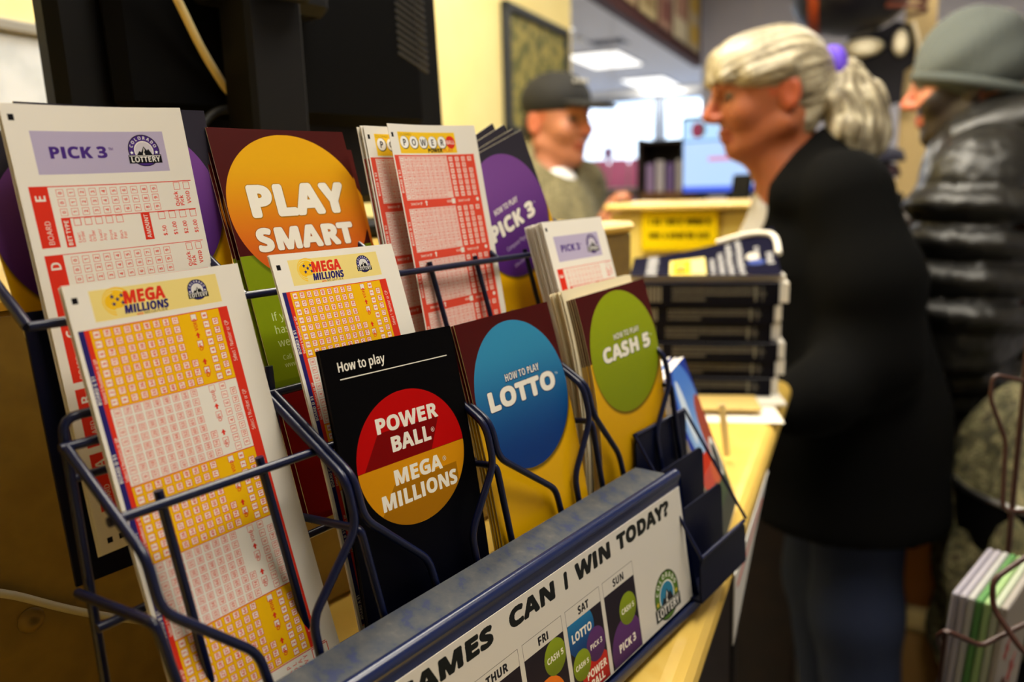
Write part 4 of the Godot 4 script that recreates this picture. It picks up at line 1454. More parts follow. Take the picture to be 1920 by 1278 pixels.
	var clear := mat(Color(0.96, 0.98, 0.98, 0.05), 0.05, 0.0, {"transparency": BaseMaterial3D.TRANSPARENCY_ALPHA, "metallic_specular": 0.3})
	st = mb()
	box(st, Vector3(0, 0.003, -0.01), Vector3(0.112, 0.005, 0.06), 0.0015)
	part(hold, "foot", st, clear)
	st = mb()
	box(st, Vector3(0, 0.032, 0.012), Vector3(0.112, 0.058, 0.0025), 0.001, Basis(Vector3.RIGHT, -0.36))
	part(hold, "front_panel", st, clear)
	st = mb()
	box(st, Vector3(0, 0.072, -0.036), Vector3(0.112, 0.15, 0.0025), 0.001, Basis(Vector3.RIGHT, -0.36))
	part(hold, "back_panel", st, clear)
	for s in [-0.055, 0.055]:
		st = mb()
		box(st, Vector3(s, 0.032, -0.012), Vector3(0.0025, 0.058, 0.034), 0.0008, Basis(Vector3.RIGHT, -0.36))
		part(hold, "side_panel", st, clear)
	M.p_leaf = printed(print_leaflet(), 0.35, 0.5)
	var lm := sheet(0.094, 0.150, 0.36, 0.36, 0.0, 0.0028)
	for k in 15:
		var pos := R(0.652, CT, -0.288) + hb * Vector3(-0.047 + rng.randf_range(-0.0012, 0.0012), 0.1455 + rng.randf_range(-0.003, 0.003), -0.0305 - k * 0.0031)
		var o := single("leaflet", lm, null, "blue leaflet with red and green picture, foremost in the clear holder" if k == 0 else "white-edged leaflet behind the blue one in the clear holder", "leaflet", pos, hb, "leaflets in the clear holder")
		o.set_surface_override_material(0, M.p_leaf)
		o.set_surface_override_material(1, M.paper)
	st = mb()
	box(st, Vector3.ZERO, Vector3(0.008, 0.062, 0.002), 0.0008)
	single("wooden_stick", st, mat(c8(224, 204, 150), 0.6), "pale flat wooden stick standing before the stack of books", "stick", Vector3(0.236, CT + 0.036, -0.86), Basis(Vector3.BACK, 0.12))
	# --- yellow sign on the far ledge
	var sp := Pad.new(190, 110, 4.0, Color(0.99, 0.86, 0.03))
	sp.frame(1, 1, 188, 108, 2.0, Color(0.80, 0.62, 0.04))
	var r := RandomNumberGenerator.new()
	r.seed = 3
	for line in [[22, 32, 146, 14], [20, 66, 150, 13]]:      # too blurred to read: uneven black strokes
		var x: float = line[0]
		while x < line[0] + line[2]:
			var w := r.randf_range(3.0, 7.0)
			sp.rect(x, line[1] + r.randf_range(0, 1.5), w * r.randf_range(0.75, 1.0), line[3], Color(0.05, 0.04, 0.02))
			x += w + (r.randf_range(2.0, 7.0) if r.randf() < 0.25 else 0.0)
	var ysm := sheet(0.190, 0.110, 0.0, 0.0, 0.0, 0.002)
	var ys := single("yellow_sign", ysm, null, "bright yellow sign with two lines of black lettering on the far ledge", "sign", AR(1.9685, 1.3215, -0.500), AB)
	ys.set_surface_override_material(0, printed(sp.texture(), 0.5))
	ys.set_surface_override_material(1, mat(c8(226, 190, 20), 0.5))


# ------------------------------------------------------------------ the shop behind
func background_things() -> void:
	# lit screen behind the far ledge
	var t := thing("screen", "light blue lit screen with a red and green emblem, before the woman's chin", "screen", AR(2.75, 1.30, -0.40), AB * Basis(Vector3.UP, -0.38))
	var st := mb()
	box(st, Vector3(0, 0.16, -0.006), Vector3(0.37, 0.262, 0.03), 0.006)
	part(t, "casing", st, M.black)
	var p := Pad.new(340, 232, 2.0, Color(0.70, 0.82, 1.0))
	p.rect(0, 0, 340, 70, Color(0.70, 0.86, 1.0))
	p.rect(0, 66, 340, 6, Color(0.36, 0.55, 0.82))
	p.ellipse(62, 34, 22, 24, Color(0.12, 0.34, 0.34))
	p.ellipse(52, 34, 22, 25, Color(0.52, 0.16, 0.30))
	p.rect(140, 24, 90, 30, Color(0.16, 0.50, 0.95))
	p.rect(96, 122, 190, 12, Color(0.86, 0.50, 0.62))
	p.rect(0, 214, 340, 18, Color(0.30, 0.42, 0.92))
	var tx := p.texture()
	var em := mat(Color(0.02, 0.02, 0.02), 0.3)
	em.emission_enabled = true
	em.emission_texture = tx
	em.emission = Color.BLACK
	em.emission_energy_multiplier = 1.9
	em.texture_repeat = false
	st = mb()
	for v in [[0, 0], [0, 1], [1, 1], [0, 0], [1, 1], [1, 0]]:
		st.set_normal(Vector3.BACK)
		st.set_uv(Vector2(v[0], 1 - v[1]))
		st.add_vertex(Vector3(-0.172 + 0.344 * v[0], 0.042 + 0.238 * v[1], 0.0105))
	part(t, "display_panel", st, em)
	st = mb()
	box(st, Vector3(0, 0.006, -0.02), Vector3(0.2, 0.012, 0.14), 0.004)
	box(st, Vector3(0, 0.05, -0.03), Vector3(0.05, 0.09, 0.02), 0.004)
	part(t, "stand", st, M.black)
	var l := AreaLight3D.new()
	l.name = "screen_light"
	l.area_size = Vector2(0.34, 0.23)
	l.area_normalize_energy = true
	l.light_energy = 0.02
	l.light_color = Color(0.62, 0.76, 1.0)
	l.shadow_enabled = true
	l.area_range = 10.0
	l.area_attenuation = 2.0
	l.position = Vector3(0, 0.161, 0.018)
	l.rotation_degrees = Vector3(0, 180, 0)
	t.add_child(l)
	st = mb()
	box(st, Vector3(0.08, 0.62, 0), Vector3(0.82, 1.236, 0.42), 0.006)
	single("back_counter", st, M.dark_wood, "dark equipment counter behind the yellow far ledge, under the lit screen", "counter", AR(2.72, 0.02, -0.24), AB)
	t = thing("card_reader", "small black terminal standing before the lit screen", "card reader", AR(2.545, 1.29, -0.335), AB * Basis(Vector3.UP, -0.38))
	st = mb()
	box(st, Vector3(0, 0.062, 0), Vector3(0.062, 0.085, 0.02), 0.005, Basis(Vector3.RIGHT, -0.25))
	part(t, "head", st, M.black)
	st = mb()
	box(st, Vector3(0, 0.008, 0), Vector3(0.05, 0.016, 0.06), 0.004)
	box(st, Vector3(0, 0.025, 0), Vector3(0.02, 0.03, 0.014), 0.003)
	part(t, "foot", st, M.black)
	# merchandise in the store
	t = thing("magazine_display", "pink and white magazine display stand below the shop window", "display stand", AR(5.05, 0.0, -1.42), AB)
	st = mb()
	box(st, Vector3(0, 0.75, -0.06), Vector3(0.42, 1.5, 0.03), 0.005)
	part(t, "back_board", st, mat(c8(208, 190, 190), 0.7))
	for k in 4:
		st = mb()
		box(st, Vector3(0, 0.62 + k * 0.24, 0.03), Vector3(0.42, 0.012, 0.14), 0.003)
		part(t, "shelf", st, M.white)
	var tone := [c8(240, 206, 216), c8(224, 214, 214), c8(236, 130, 180), c8(232, 196, 70), c8(190, 160, 196), c8(230, 224, 220)]
	var names := ["pink", "white", "magenta", "yellow", "lilac", "cream"]
	var kk := 0
	for row in 4:
		for c in 3:
			st = mb()
			box(st, Vector3(0, 0.09, 0), Vector3(0.115, 0.18, 0.006), 0.001, Basis(Vector3.RIGHT, -0.2))
			single("magazine", st, mat(tone[(row * 2 + c * 3) % 6] if row != 3 else tone[2], 0.5), "%s magazine on row %d from the top of the pink display, %s" % [names[(row * 2 + c * 3) % 6] if row != 3 else "magenta", 4 - row, ["left", "middle", "right"][c]], "magazine", AR(5.05 - 0.03, 0.628 + row * 0.24, -1.55 + c * 0.13), AB, "magazines on the pink display")
	t = thing("shelf_unit", "dark shelf unit with small packets, left of the lit screen", "shelf unit", AR(4.68, 0.0, -1.0), AB)
	for s in [-0.17, 0.17]:
		st = mb()
		box(st, Vector3(s, 0.81, 0), Vector3(0.02, 1.62, 0.26), 0.003)
		part(t, "side_panel", st, M.dark_wood)
	for k in 4:
		st = mb()
		box(st, Vector3(0, [0.5, 0.9, 1.30, 1.60][k], 0), Vector3(0.32, 0.04 if k == 2 else 0.02, 0.26), 0.003)
		part(t, "shelf", st, mat(c8(122, 84, 46), 0.6) if k == 2 else M.dark_wood)
	st = mb()
	box(st, Vector3(0, 0.8, -0.12), Vector3(0.32, 1.6, 0.012), 0.002)
	part(t, "back_panel", st, M.dark_wood)
	for k in 5:
		st = mb()
		box(st, Vector3(0, 0.08 + 0.008 * (k % 2), 0), Vector3(0.04, 0.16 + 0.016 * (k % 2), 0.05), 0.004)
		single("packet", st, mat([c8(176, 150, 196), c8(214, 206, 212), c8(128, 104, 160), c8(206, 198, 196), c8(150, 120, 130)][k], 0.5), "%s packet standing on the dark shelf unit" % ["lilac", "white", "deep purple", "pale grey", "dusky pink"][k], "packet", AR(4.63, 1.321, -1.12 + k * 0.058), AB, "packets on the dark shelf unit")
	# balloons hanging before the bright window
	for k in 4:
		var at: Array = [[5.40, 1.575, -1.60], [5.48, 1.475, -1.582], [5.56, 1.415, -1.612], [5.64, 1.31, -1.64]][k]
		t = thing("balloon", "%s hanging ornament against the bright window beside the clerk's jacket" % ["lilac", "teal", "dark plum", "brown"][k], "ornament", AR(at[0], at[1], at[2]), AB, "ornaments before the window")
		st = mb()
		lathe(st, [[0.0, 0.05], [0.018, 0.045], [0.032, 0.028], [0.036, 0.008], [0.03, -0.016], [0.016, -0.036], [0.004, -0.046], [0.0, -0.046]], 16)
		part(t, "body", st, mat([c8(176, 140, 196), c8(60, 110, 130), c8(74, 50, 70), c8(110, 84, 70)][k], 0.4))
		st = mb()
		tube(st, PackedVector3Array([Vector3(0, 0.049, 0), Vector3(0, 0.4, 0), Vector3(0, CEIL - at[1], 0)]), 0.0012, 5)
		part(t, "string", st, M.white)
	# helmet and shirt hanging above the woman
	t = thing("hanging_helmet", "large dark navy football helmet with an orange stripe hanging above the woman", "helmet", AR(3.32, 2.03, -0.07), AB)
	st = mb()
	var prof := []
	for k in 13:
		var an := -PI / 2 + PI * k / 12.0
		prof.append([0.205 * cos(an) + 0.0005, 0.15 * sin(an)])
	prof.reverse()
	lathe(st, prof, 28)
	part(t, "shell", st, mat(c8(14, 13, 24), 0.35))
	st = mb()
	var arc := []
	for k in 15:
		var an := -1.45 + 2.9 * k / 14.0
		arc.append([sin(an), cos(an)])
	var rings := []
	for a in arc:
		rings.append(PackedVector3Array([Vector3(-0.122 - 0.012, a[1] * -0.125, a[0] * 0.165), Vector3(-0.098, a[1] * -0.136, a[0] * 0.178), Vector3(-0.098, a[1] * -0.126, a[0] * 0.168), Vector3(-0.134, a[1] * -0.117, a[0] * 0.157)]))
	ring_loft(st, rings)
	part(t, "stripe", st, mat(c8(150, 56, 14), 0.5))
	for k in 3:
		st = mb()
		tube(st, rounded([Vector3(0.12, -0.02 - k * 0.03, 0.14), Vector3(0.24, -0.03 - k * 0.03, 0.10), Vector3(0.255, -0.03 - k * 0.03, 0.0), Vector3(0.2, -0.02 - k * 0.03, -0.1)], 0.06), 0.008)
		part(t, "face_bar", st, mat(c8(120, 62, 44), 0.5))
	st = mb()
	tube(st, PackedVector3Array([Vector3(0, 0.14, 0), Vector3(0, CEIL - 2.03, 0)]), 0.002, 6)
	part(t, "hanging_cord", st, M.trim_grey)
	t = thing("hanging_jersey", "dark navy jersey with white shoulder patches hanging behind the woman's ponytail", "jersey", AR(3.57, 1.78, 0.04), AB * Basis().scaled(Vector3.ONE * 1.04))
	st = mb()
	prism(st, PackedVector2Array([Vector2(-0.10, 0.15), Vector2(-0.05, 0.17), Vector2(0.0, 0.145), Vector2(0.05, 0.17), Vector2(0.10, 0.15), Vector2(0.135, 0.02), Vector2(0.09, -0.01), Vector2(0.085, -0.12), Vector2(0.04, -0.13), Vector2(-0.03, -0.10), Vector2(-0.085, -0.02), Vector2(-0.135, 0.03)]), -0.015, 0.015)
	part(t, "body", st, mat(c8(15, 14, 30), 0.8))
	for s in [[-0.055, 0.085, 0.075, 0.035], [0.07, 0.09, 0.03, 0.05]]:
		st = mb()
		lathe(st, [[0.0, 0.004], [0.8, 0.003], [1.0, 0.0], [0.0, 0.0]], 18)
		var patch := part(t, "white_patch", st, M.cream)
		patch.transform = Transform3D(Basis(Vector3(s[2], 0, 0), Vector3(0, 0, 1), Vector3(0, -s[3], 0)), Vector3(s[0], s[1], 0.0152))
	st = mb()
	tube(st, rounded([Vector3(0.105, 0.16, 0.012), Vector3(0.135, 0.06, 0.014), Vector3(0.12, -0.06, 0.014), Vector3(0.11, -0.14, 0.012)], 0.06), 0.009)
	part(t, "white_piping", st, M.cream)
	st = mb()
	tube(st, rounded([Vector3(-0.09, 0.16, 0), Vector3(0, 0.2, 0), Vector3(0, 0.24, 0), Vector3(0, CEIL - 1.77, 0)], 0.02), 0.003, 6)
	part(t, "hanger", st, M.trim_grey)
	# stand with folded caps beside the post
	t = thing("cap_shelf", "dark stand holding navy caps between the ponytail and the tan post", "shelf", AR(3.02, 0, 0.03), AB)
	st = mb()
	box(st, Vector3(0, 0.66, 0), Vector3(0.2, 1.32, 0.16), 0.005)
	part(t, "cabinet", st, M.black)
	for k in 3:
		var c := thing("folded_cap", "%s cap on the dark stand by the tan post" % ["navy, lowest", "dark plum, middle", "navy, topmost"][k], "cap", AR(3.02, 1.322 + k * 0.05, 0.03 + 0.012 * k), AB, "caps on the dark stand")
		st = mb()
		lathe(st, [[0.0, 0.052], [0.04, 0.05], [0.07, 0.035], [0.078, 0.01], [0.078, 0.0], [0.0, 0.0]], 18)
		part(c, "crown", st, mat([c8(22, 22, 44), c8(56, 34, 46), c8(26, 26, 48)][k], 0.8))
		st = mb()
		box(st, Vector3(-0.085, 0.006, 0.03), Vector3(0.07, 0.004, 0.1), 0.002)
		part(c, "brim", st, mat(c8(200, 196, 190), 0.7) if k == 0 else mat(c8(24, 22, 40), 0.8))
	# bin with a camouflage bag behind the card rack
	t = thing("round_bin", "black round bin with a bright metal rim behind the wire card rack", "bin", Vector3(1.02, 0, -1.40))
	st = mb()
	lathe(st, [[0.0, 0.02], [0.15, 0.0], [0.16, 0.0], [0.186, 0.80], [0.178, 0.80], [0.152, 0.03], [0.0, 0.03]], 36)
	part(t, "body", st, M.black_soft)
	st = mb()
	var rim := []
	for k in 37: rim.append(Vector3(cos(TAU * k / 36.0) * 0.184, 0.802, sin(TAU * k / 36.0) * 0.184))
	tube(st, PackedVector3Array(rim), 0.006)
	part(t, "rim", st, M.steel)
	st = mb()
	var rr := []
	var r := RandomNumberGenerator.new()
	r.seed = 12
	var ph := []
	for k in 7: ph.append(r.randf() * TAU)
	for k in 20:
		var f := k / 19.0
		var ring := PackedVector3Array()
		for j in 40:
			var an := TAU * j / 40.0
			var rad := (0.165 + 0.012 * sin(f * 5.0)) * sqrt(maxf(0.02, 1.0 - pow(maxf(0.0, f - 0.35) / 0.66, 2.2))) * (1.0 + 0.09 * sin(3.0 * an + ph[0] + f * 4.0) + 0.06 * sin(7.0 * an + ph[1] - f * 9.0) + 0.05 * sin(11.0 * an + ph[2] + f * 14.0))
			ring.append(Vector3(cos(an) * rad, 0.45 + f * 0.54 + 0.02 * sin(5.0 * an + ph[3]), sin(an) * rad))
		rr.append(ring)
	ring_loft(st, rr)
	single("camouflage_bag", st, noisy(0.014, [[0.0, c8(30, 28, 16)], [0.40, c8(62, 58, 34)], [0.48, c8(128, 120, 80)], [0.56, c8(44, 48, 26)], [0.68, c8(170, 160, 118)], [0.8, c8(70, 62, 40)], [1.0, c8(30, 26, 16)]], 0.8, 3.5, 41), "camouflage cloth bag bulging out of the black bin", "bag", Vector3(0.99, 0.0, -1.42))
	card_rack()


func card_rack() -> void:
	# brown wire rack of greeting cards at the lower right corner
	var o := Vector3(0.50, 0, -0.62)
	var cb := Basis(Vector3(0.80, 0, 0.60).normalized(), Vector3.UP, Vector3(-0.60, 0, 0.80).normalized())
	var t := thing("card_rack", "brown wire rack holding greeting cards at the lower right", "card rack", o, cb)
	var br := mat(c8(62, 34, 28), 0.4)
	var L := func(a: Array) -> Array:
		var out := []
		for q in a: out.append(cb.inverse() * (Vector3(q[0], q[1], q[2]) - o))
		return out
	part(t, "pocket_wire", wire(L.call([[0.560, 1.161, -0.770], [0.482, 1.180, -0.776], [0.480, 1.155, -0.774], [0.4925, 1.114, -0.763], [0.487, 1.046, -0.750], [0.560, 1.040, -0.745]]), 0.0022, 0.008), br)
	part(t, "pocket_wire", wire(L.call([[0.540, 1.094, -0.664], [0.444, 1.044, -0.650], [0.4165, 1.027, -0.646], [0.4160, 1.003, -0.641], [0.428, 0.978, -0.618], [0.480, 0.925, -0.560]]), 0.0026, 0.008), br)
	part(t, "pocket_wire", wire(L.call([[0.382, 0.955, -0.655], [0.374, 0.972, -0.650], [0.374, 0.985, -0.637], [0.404, 0.971, -0.634], [0.442, 0.989, -0.637], [0.540, 1.02, -0.64]]), 0.0024, 0.006), br)
	part(t, "loop_wire", wire(L.call([[0.545, 1.148, -0.742], [0.512, 1.140, -0.745], [0.505, 1.126, -0.745], [0.507, 1.108, -0.744], [0.545, 1.094, -0.742]]), 0.0022, 0.012), br)
	for x in [0.428, 0.560]:
		part(t, "upright_wire", wire(L.call([[x, 0.0, -0.60 + (x - 0.428) * 0.2], [x, 0.93, -0.60 + (x - 0.428) * 0.2]]), 0.003), br)
	for x in [0.47, 0.56]:
		part(t, "rear_wire", wire(L.call([[x + 0.06, 0.0, -0.80], [x + 0.06, 1.25, -0.80]]), 0.003), br)
	part(t, "cross_wire", wire(L.call([[0.40, 0.80, -0.60], [0.60, 0.80, -0.56]]), 0.003), br)
	part(t, "cross_wire", wire(L.call([[0.428, 0.90, -0.60], [0.50, 0.90, -0.79]]), 0.003), br)
	# the low pocket's floor and legs, and the rail under the tall card
	for w in [[[0.398, -0.690], [0.505, -0.799]], [[0.445, -0.645], [0.552, -0.754]]]:
		part(t, "floor_wire", wire(L.call([[w[0][0], 0.0, w[0][1]], [w[0][0], 0.802, w[0][1]], [w[1][0], 0.802, w[1][1]], [w[1][0], 0.0, w[1][1]]]), 0.0024, 0.006), br)
	for f in [0.05, 0.5, 0.95]:
		part(t, "floor_wire", wire(L.call([[0.398 + 0.107 * f, 0.7985, -0.690 - 0.109 * f], [0.445 + 0.107 * f, 0.7985, -0.645 - 0.109 * f]]), 0.0022), br)
	part(t, "floor_wire", wire(L.call([[0.560, 0.0, -0.762], [0.560, 0.897, -0.762], [0.690, 0.897, -0.664], [0.690, 0.0, -0.664]]), 0.0024, 0.006), br)
	part(t, "pocket_wire", wire(L.call([[0.374, 0.985, -0.637], [0.385, 0.90, -0.66], [0.398, 0.802, -0.690]]), 0.0024), br)
	# cards standing in the low pocket
	var cards := Basis(Vector3(0.70, 0, -0.714).normalized(), Vector3.UP, Vector3(0.714, 0, 0.70).normalized())
	var tones := [c8(140, 136, 150), c8(150, 146, 158), c8(160, 160, 160), c8(74, 124, 66), c8(140, 170, 116), c8(164, 172, 154), c8(150, 144, 140)]
	var lab := ["grey-lavender greeting card, rearmost of the pack", "lavender greeting card second in the pack", "white greeting card third in the pack", "green greeting card in the middle of the pack", "pale green greeting card beside the green one", "cream greeting card second from the front", "greeting card with red and orange motifs, foremost"]
	for k in 7:
		var c := thing("greeting_card", lab[k] + " in the brown wire rack", "greeting card", Vector3(0.406, 0.807, -0.703) + cards.z * (0.0068 * k), cards * Basis(Vector3.RIGHT, 0.07), "greeting cards in the wire rack")
		var st := mb()
		box(st, Vector3(0.055, 0.0925, 0), Vector3(0.125, 0.185, 0.006), 0.0015)
		part(c, "card", st, mat(tones[k], 0.7))
		if k == 6:
			st = mb()
			for q in [[0.02, 0.13, 0.012], [0.06, 0.09, 0.018], [0.03, 0.05, 0.014]]:
				prism(st, PackedVector2Array(star_pts(q[0], q[1], q[2]).map(func(e): return Vector2(e[0], e[1]))), 0.0031, 0.0037)
			part(c, "motif", st, mat(c8(150, 40, 40), 0.6))
	var st := mb()
	box(st, Vector3(0.05, 0.12, 0), Vector3(0.13, 0.25, 0.004), 0.001)
	single("tall_card", st, M.cream, "tall cream card behind the upper brown wire pocket at the right border", "greeting card", Vector3(0.572, 0.905, -0.760), Basis(Vector3(0.80, 0, 0.60), Vector3.UP, Vector3(-0.60, 0, 0.80)))


# ------------------------------------------------------------------ people: smooth fields meshed as surface nets
# a primitive is {a, b, ra, rb} (tapered capsule) or {c, r, q} (ellipsoid turned by the basis q); k = blend width, cut = true carves
func cap_(a: Vector3, b: Vector3, ra: float, rb: float, k := 0.02, more := {}) -> Dictionary:
	var d := {"a": a, "b": b, "ra": ra, "rb": rb, "k": k}
	d.merge(more, true)
	return d


func ell(c: Vector3, r: Vector3, k := 0.02, more := {}) -> Dictionary:
	var d := {"c": c, "r": r, "k": k}
	d.merge(more, true)
	return d


func limb(pts: Array, k := 0.03, more := {}) -> Array:
	# [[Vector3, radius], ...] as a chain of tapered capsules
	var out := []
	for i in pts.size() - 1: out.append(cap_(pts[i][0], pts[i + 1][0], pts[i][1], pts[i + 1][1], k, more))
	return out


func field_mesh(prims: Array, cs: float, shade = null, wob = null) -> ArrayMesh:
	var lo := Vector3.ONE * 1e9
	var hi := Vector3.ONE * -1e9
	for p in prims:
		if p.get("cut", false): continue
		if p.has("c"):
			var m := maxf(p.r.x, maxf(p.r.y, p.r.z))
			lo = lo.min(p.c - Vector3.ONE * m)
			hi = hi.max(p.c + Vector3.ONE * m)
		else:
			for e in [[p.a, p.ra], [p.b, p.rb]]:
				lo = lo.min(e[0] - Vector3.ONE * e[1])
				hi = hi.max(e[0] + Vector3.ONE * e[1])
	var pad := cs * 3.0 + 0.03
	lo -= Vector3.ONE * pad
	hi += Vector3.ONE * pad
	var nx := int((hi.x - lo.x) / cs) + 1
	var ny := int((hi.y - lo.y) / cs) + 1
	var nz := int((hi.z - lo.z) / cs) + 1
	var f := PackedFloat32Array()
	f.resize(nx * ny * nz)
	f.fill(1.0)
	for p in prims:
		var k: float = p.k
		var cut: bool = p.get("cut", false)
		var mg := k + cs * 2.5
		var is_e: bool = p.has("c")
		var a: Vector3
		var bmin: Vector3
		var bmax: Vector3
		var q := Basis()
		var r := Vector3.ONE
		var rm := 1.0
		var ba := Vector3.ZERO
		var bb := 1.0
		var ra := 0.0
		var rb := 0.0
		var fl: Vector3 = p.get("flat", Vector3.ZERO)      # direction squashed
		var fs: float = 1.0 / p.get("fs", 1.0) - 1.0
		var qn: float = p.get("qn", 0.0)                    # quilting: number of bulges along the bone
		var qa: float = p.get("qa", 0.0)
		if is_e:
			a = p.c
			r = p.r
			q = p.get("q", Basis()).inverse()
			rm = minf(r.x, minf(r.y, r.z))
			var m := maxf(r.x, maxf(r.y, r.z)) + mg
			bmin = a - Vector3.ONE * m
			bmax = a + Vector3.ONE * m
		else:
			a = p.a
			ba = p.b - a
			bb = maxf(ba.length_squared(), 1e-9)
			ra = p.ra
			rb = p.rb
			bmin = a.min(p.b) - Vector3.ONE * (maxf(ra, rb) + mg + qa)
			bmax = a.max(p.b) + Vector3.ONE * (maxf(ra, rb) + mg + qa)
		var i0 := clampi(int((bmin.x - lo.x) / cs), 0, nx - 1)
		var i1 := clampi(int((bmax.x - lo.x) / cs) + 1, 0, nx - 1)
		var j0 := clampi(int((bmin.y - lo.y) / cs), 0, ny - 1)
		var j1 := clampi(int((bmax.y - lo.y) / cs) + 1, 0, ny - 1)
		var k0 := clampi(int((bmin.z - lo.z) / cs), 0, nz - 1)
		var k1 := clampi(int((bmax.z - lo.z) / cs) + 1, 0, nz - 1)
		for kk in range(k0, k1 + 1):
			for jj in range(j0, j1 + 1):
				var at := (kk * ny + jj) * nx
				for ii in range(i0, i1 + 1):
					var v := lo + Vector3(ii, jj, kk) * cs - a
					var d: float
					if is_e:
						v = q * v / r
						var l := v.length()
						d = l * (l - 1.0) / maxf((v / r).length(), 1e-6) if l > 0.05 else -rm
					else:
						if fs != 0.0: v += fl * (v.dot(fl) * fs)
						var t := clampf(v.dot(ba) / bb, 0.0, 1.0)
						d = (v - ba * t).length() - lerpf(ra, rb, t)
						if qn > 0.0: d -= qa * (absf(sin(PI * t * qn)) - 0.4)
					if d > mg and not cut: continue
					var o := f[at + ii]
					if cut:
						var hc := maxf(k - absf(-d - o), 0.0) / k
						f[at + ii] = maxf(o, -d) + hc * hc * k * 0.25
					else:
						var h := maxf(k - absf(d - o), 0.0) / k
						f[at + ii] = minf(o, d) - h * h * k * 0.25
	if wob != null:
		for kk in nz:
			for jj in ny:
				for ii in nx:
					var at := (kk * ny + jj) * nx + ii
					if absf(f[at]) < cs * 4.0: f[at] += wob.call(lo + Vector3(ii, jj, kk) * cs)
	# surface nets
	var vid := PackedInt32Array()
	vid.resize(nx * ny * nz)
	vid.fill(-1)
	var verts := PackedVector3Array()
	var norms := PackedVector3Array()
	var cols := PackedColorArray()
	var sy := nx
	var sz := nx * ny
	var near := cs * 2.2
	var corner := PackedInt32Array([0, 1, sy, sy + 1, sz, sz + 1, sz + sy, sz + sy + 1])
	var cpos := PackedVector3Array([Vector3(0, 0, 0), Vector3(1, 0, 0), Vector3(0, 1, 0), Vector3(1, 1, 0), Vector3(0, 0, 1), Vector3(1, 0, 1), Vector3(0, 1, 1), Vector3(1, 1, 1)])
	var edges := PackedInt32Array([0, 1, 2, 3, 4, 5, 6, 7, 0, 2, 1, 3, 4, 6, 5, 7, 0, 4, 1, 5, 2, 6, 3, 7])
	var v8 := PackedFloat32Array()
	v8.resize(8)
	for kk in nz - 1:
		for jj in ny - 1:
			var row := (kk * ny + jj) * nx
			for ii in nx - 1:
				var at := row + ii
				if absf(f[at]) > near: continue
				var neg := 0
				for c in 8:
					v8[c] = f[at + corner[c]]
					if v8[c] < 0.0: neg += 1
				if neg == 0 or neg == 8: continue
				var s := Vector3.ZERO
				var cnt := 0
				for e in range(0, 24, 2):
					var d0 := v8[edges[e]]
					var d1 := v8[edges[e + 1]]
					if (d0 < 0.0) != (d1 < 0.0):
						s += cpos[edges[e]].lerp(cpos[edges[e + 1]], d0 / (d0 - d1))
						cnt += 1
				s /= cnt
				vid[at] = verts.size()
				var pt := lo + (Vector3(ii, jj, kk) + s) * cs
				verts.append(pt)
				norms.append(Vector3(v8[1] - v8[0] + v8[3] - v8[2] + v8[5] - v8[4] + v8[7] - v8[6], v8[2] - v8[0] + v8[3] - v8[1] + v8[6] - v8[4] + v8[7] - v8[5], v8[4] - v8[0] + v8[5] - v8[1] + v8[6] - v8[2] + v8[7] - v8[3]).normalized())
				if shade != null: cols.append(shade.call(pt))
	var idx := PackedInt32Array()
	for kk in range(1, nz - 1):
		for jj in range(1, ny - 1):
			var row := (kk * ny + jj) * nx
			for ii in range(1, nx - 1):
				var at := row + ii
				var d0 := f[at]
				if absf(d0) > near: continue
				for ax in 3:
					var st: int = [1, sy, sz][ax]
					var d1 := f[at + st]
					if (d0 < 0.0) == (d1 < 0.0): continue
					var u: int = [sy, sz, 1][ax]
					var w: int = [sz, 1, sy][ax]
					var a0 := vid[at]
					var a1 := vid[at - u]
					var a2 := vid[at - u - w]
					var a3 := vid[at - w]
					if a0 < 0 or a1 < 0 or a2 < 0 or a3 < 0: continue
					if d0 < 0.0: idx.append_array([a0, a3, a2, a0, a2, a1])
					else: idx.append_array([a0, a1, a2, a0, a2, a3])
	var arr := []
	arr.resize(Mesh.ARRAY_MAX)
	arr[Mesh.ARRAY_VERTEX] = verts
	arr[Mesh.ARRAY_NORMAL] = norms
	if shade != null: arr[Mesh.ARRAY_COLOR] = cols
	arr[Mesh.ARRAY_INDEX] = idx
	var m := ArrayMesh.new()
	m.add_surface_from_arrays(Mesh.PRIMITIVE_TRIANGLES, arr)
	return m


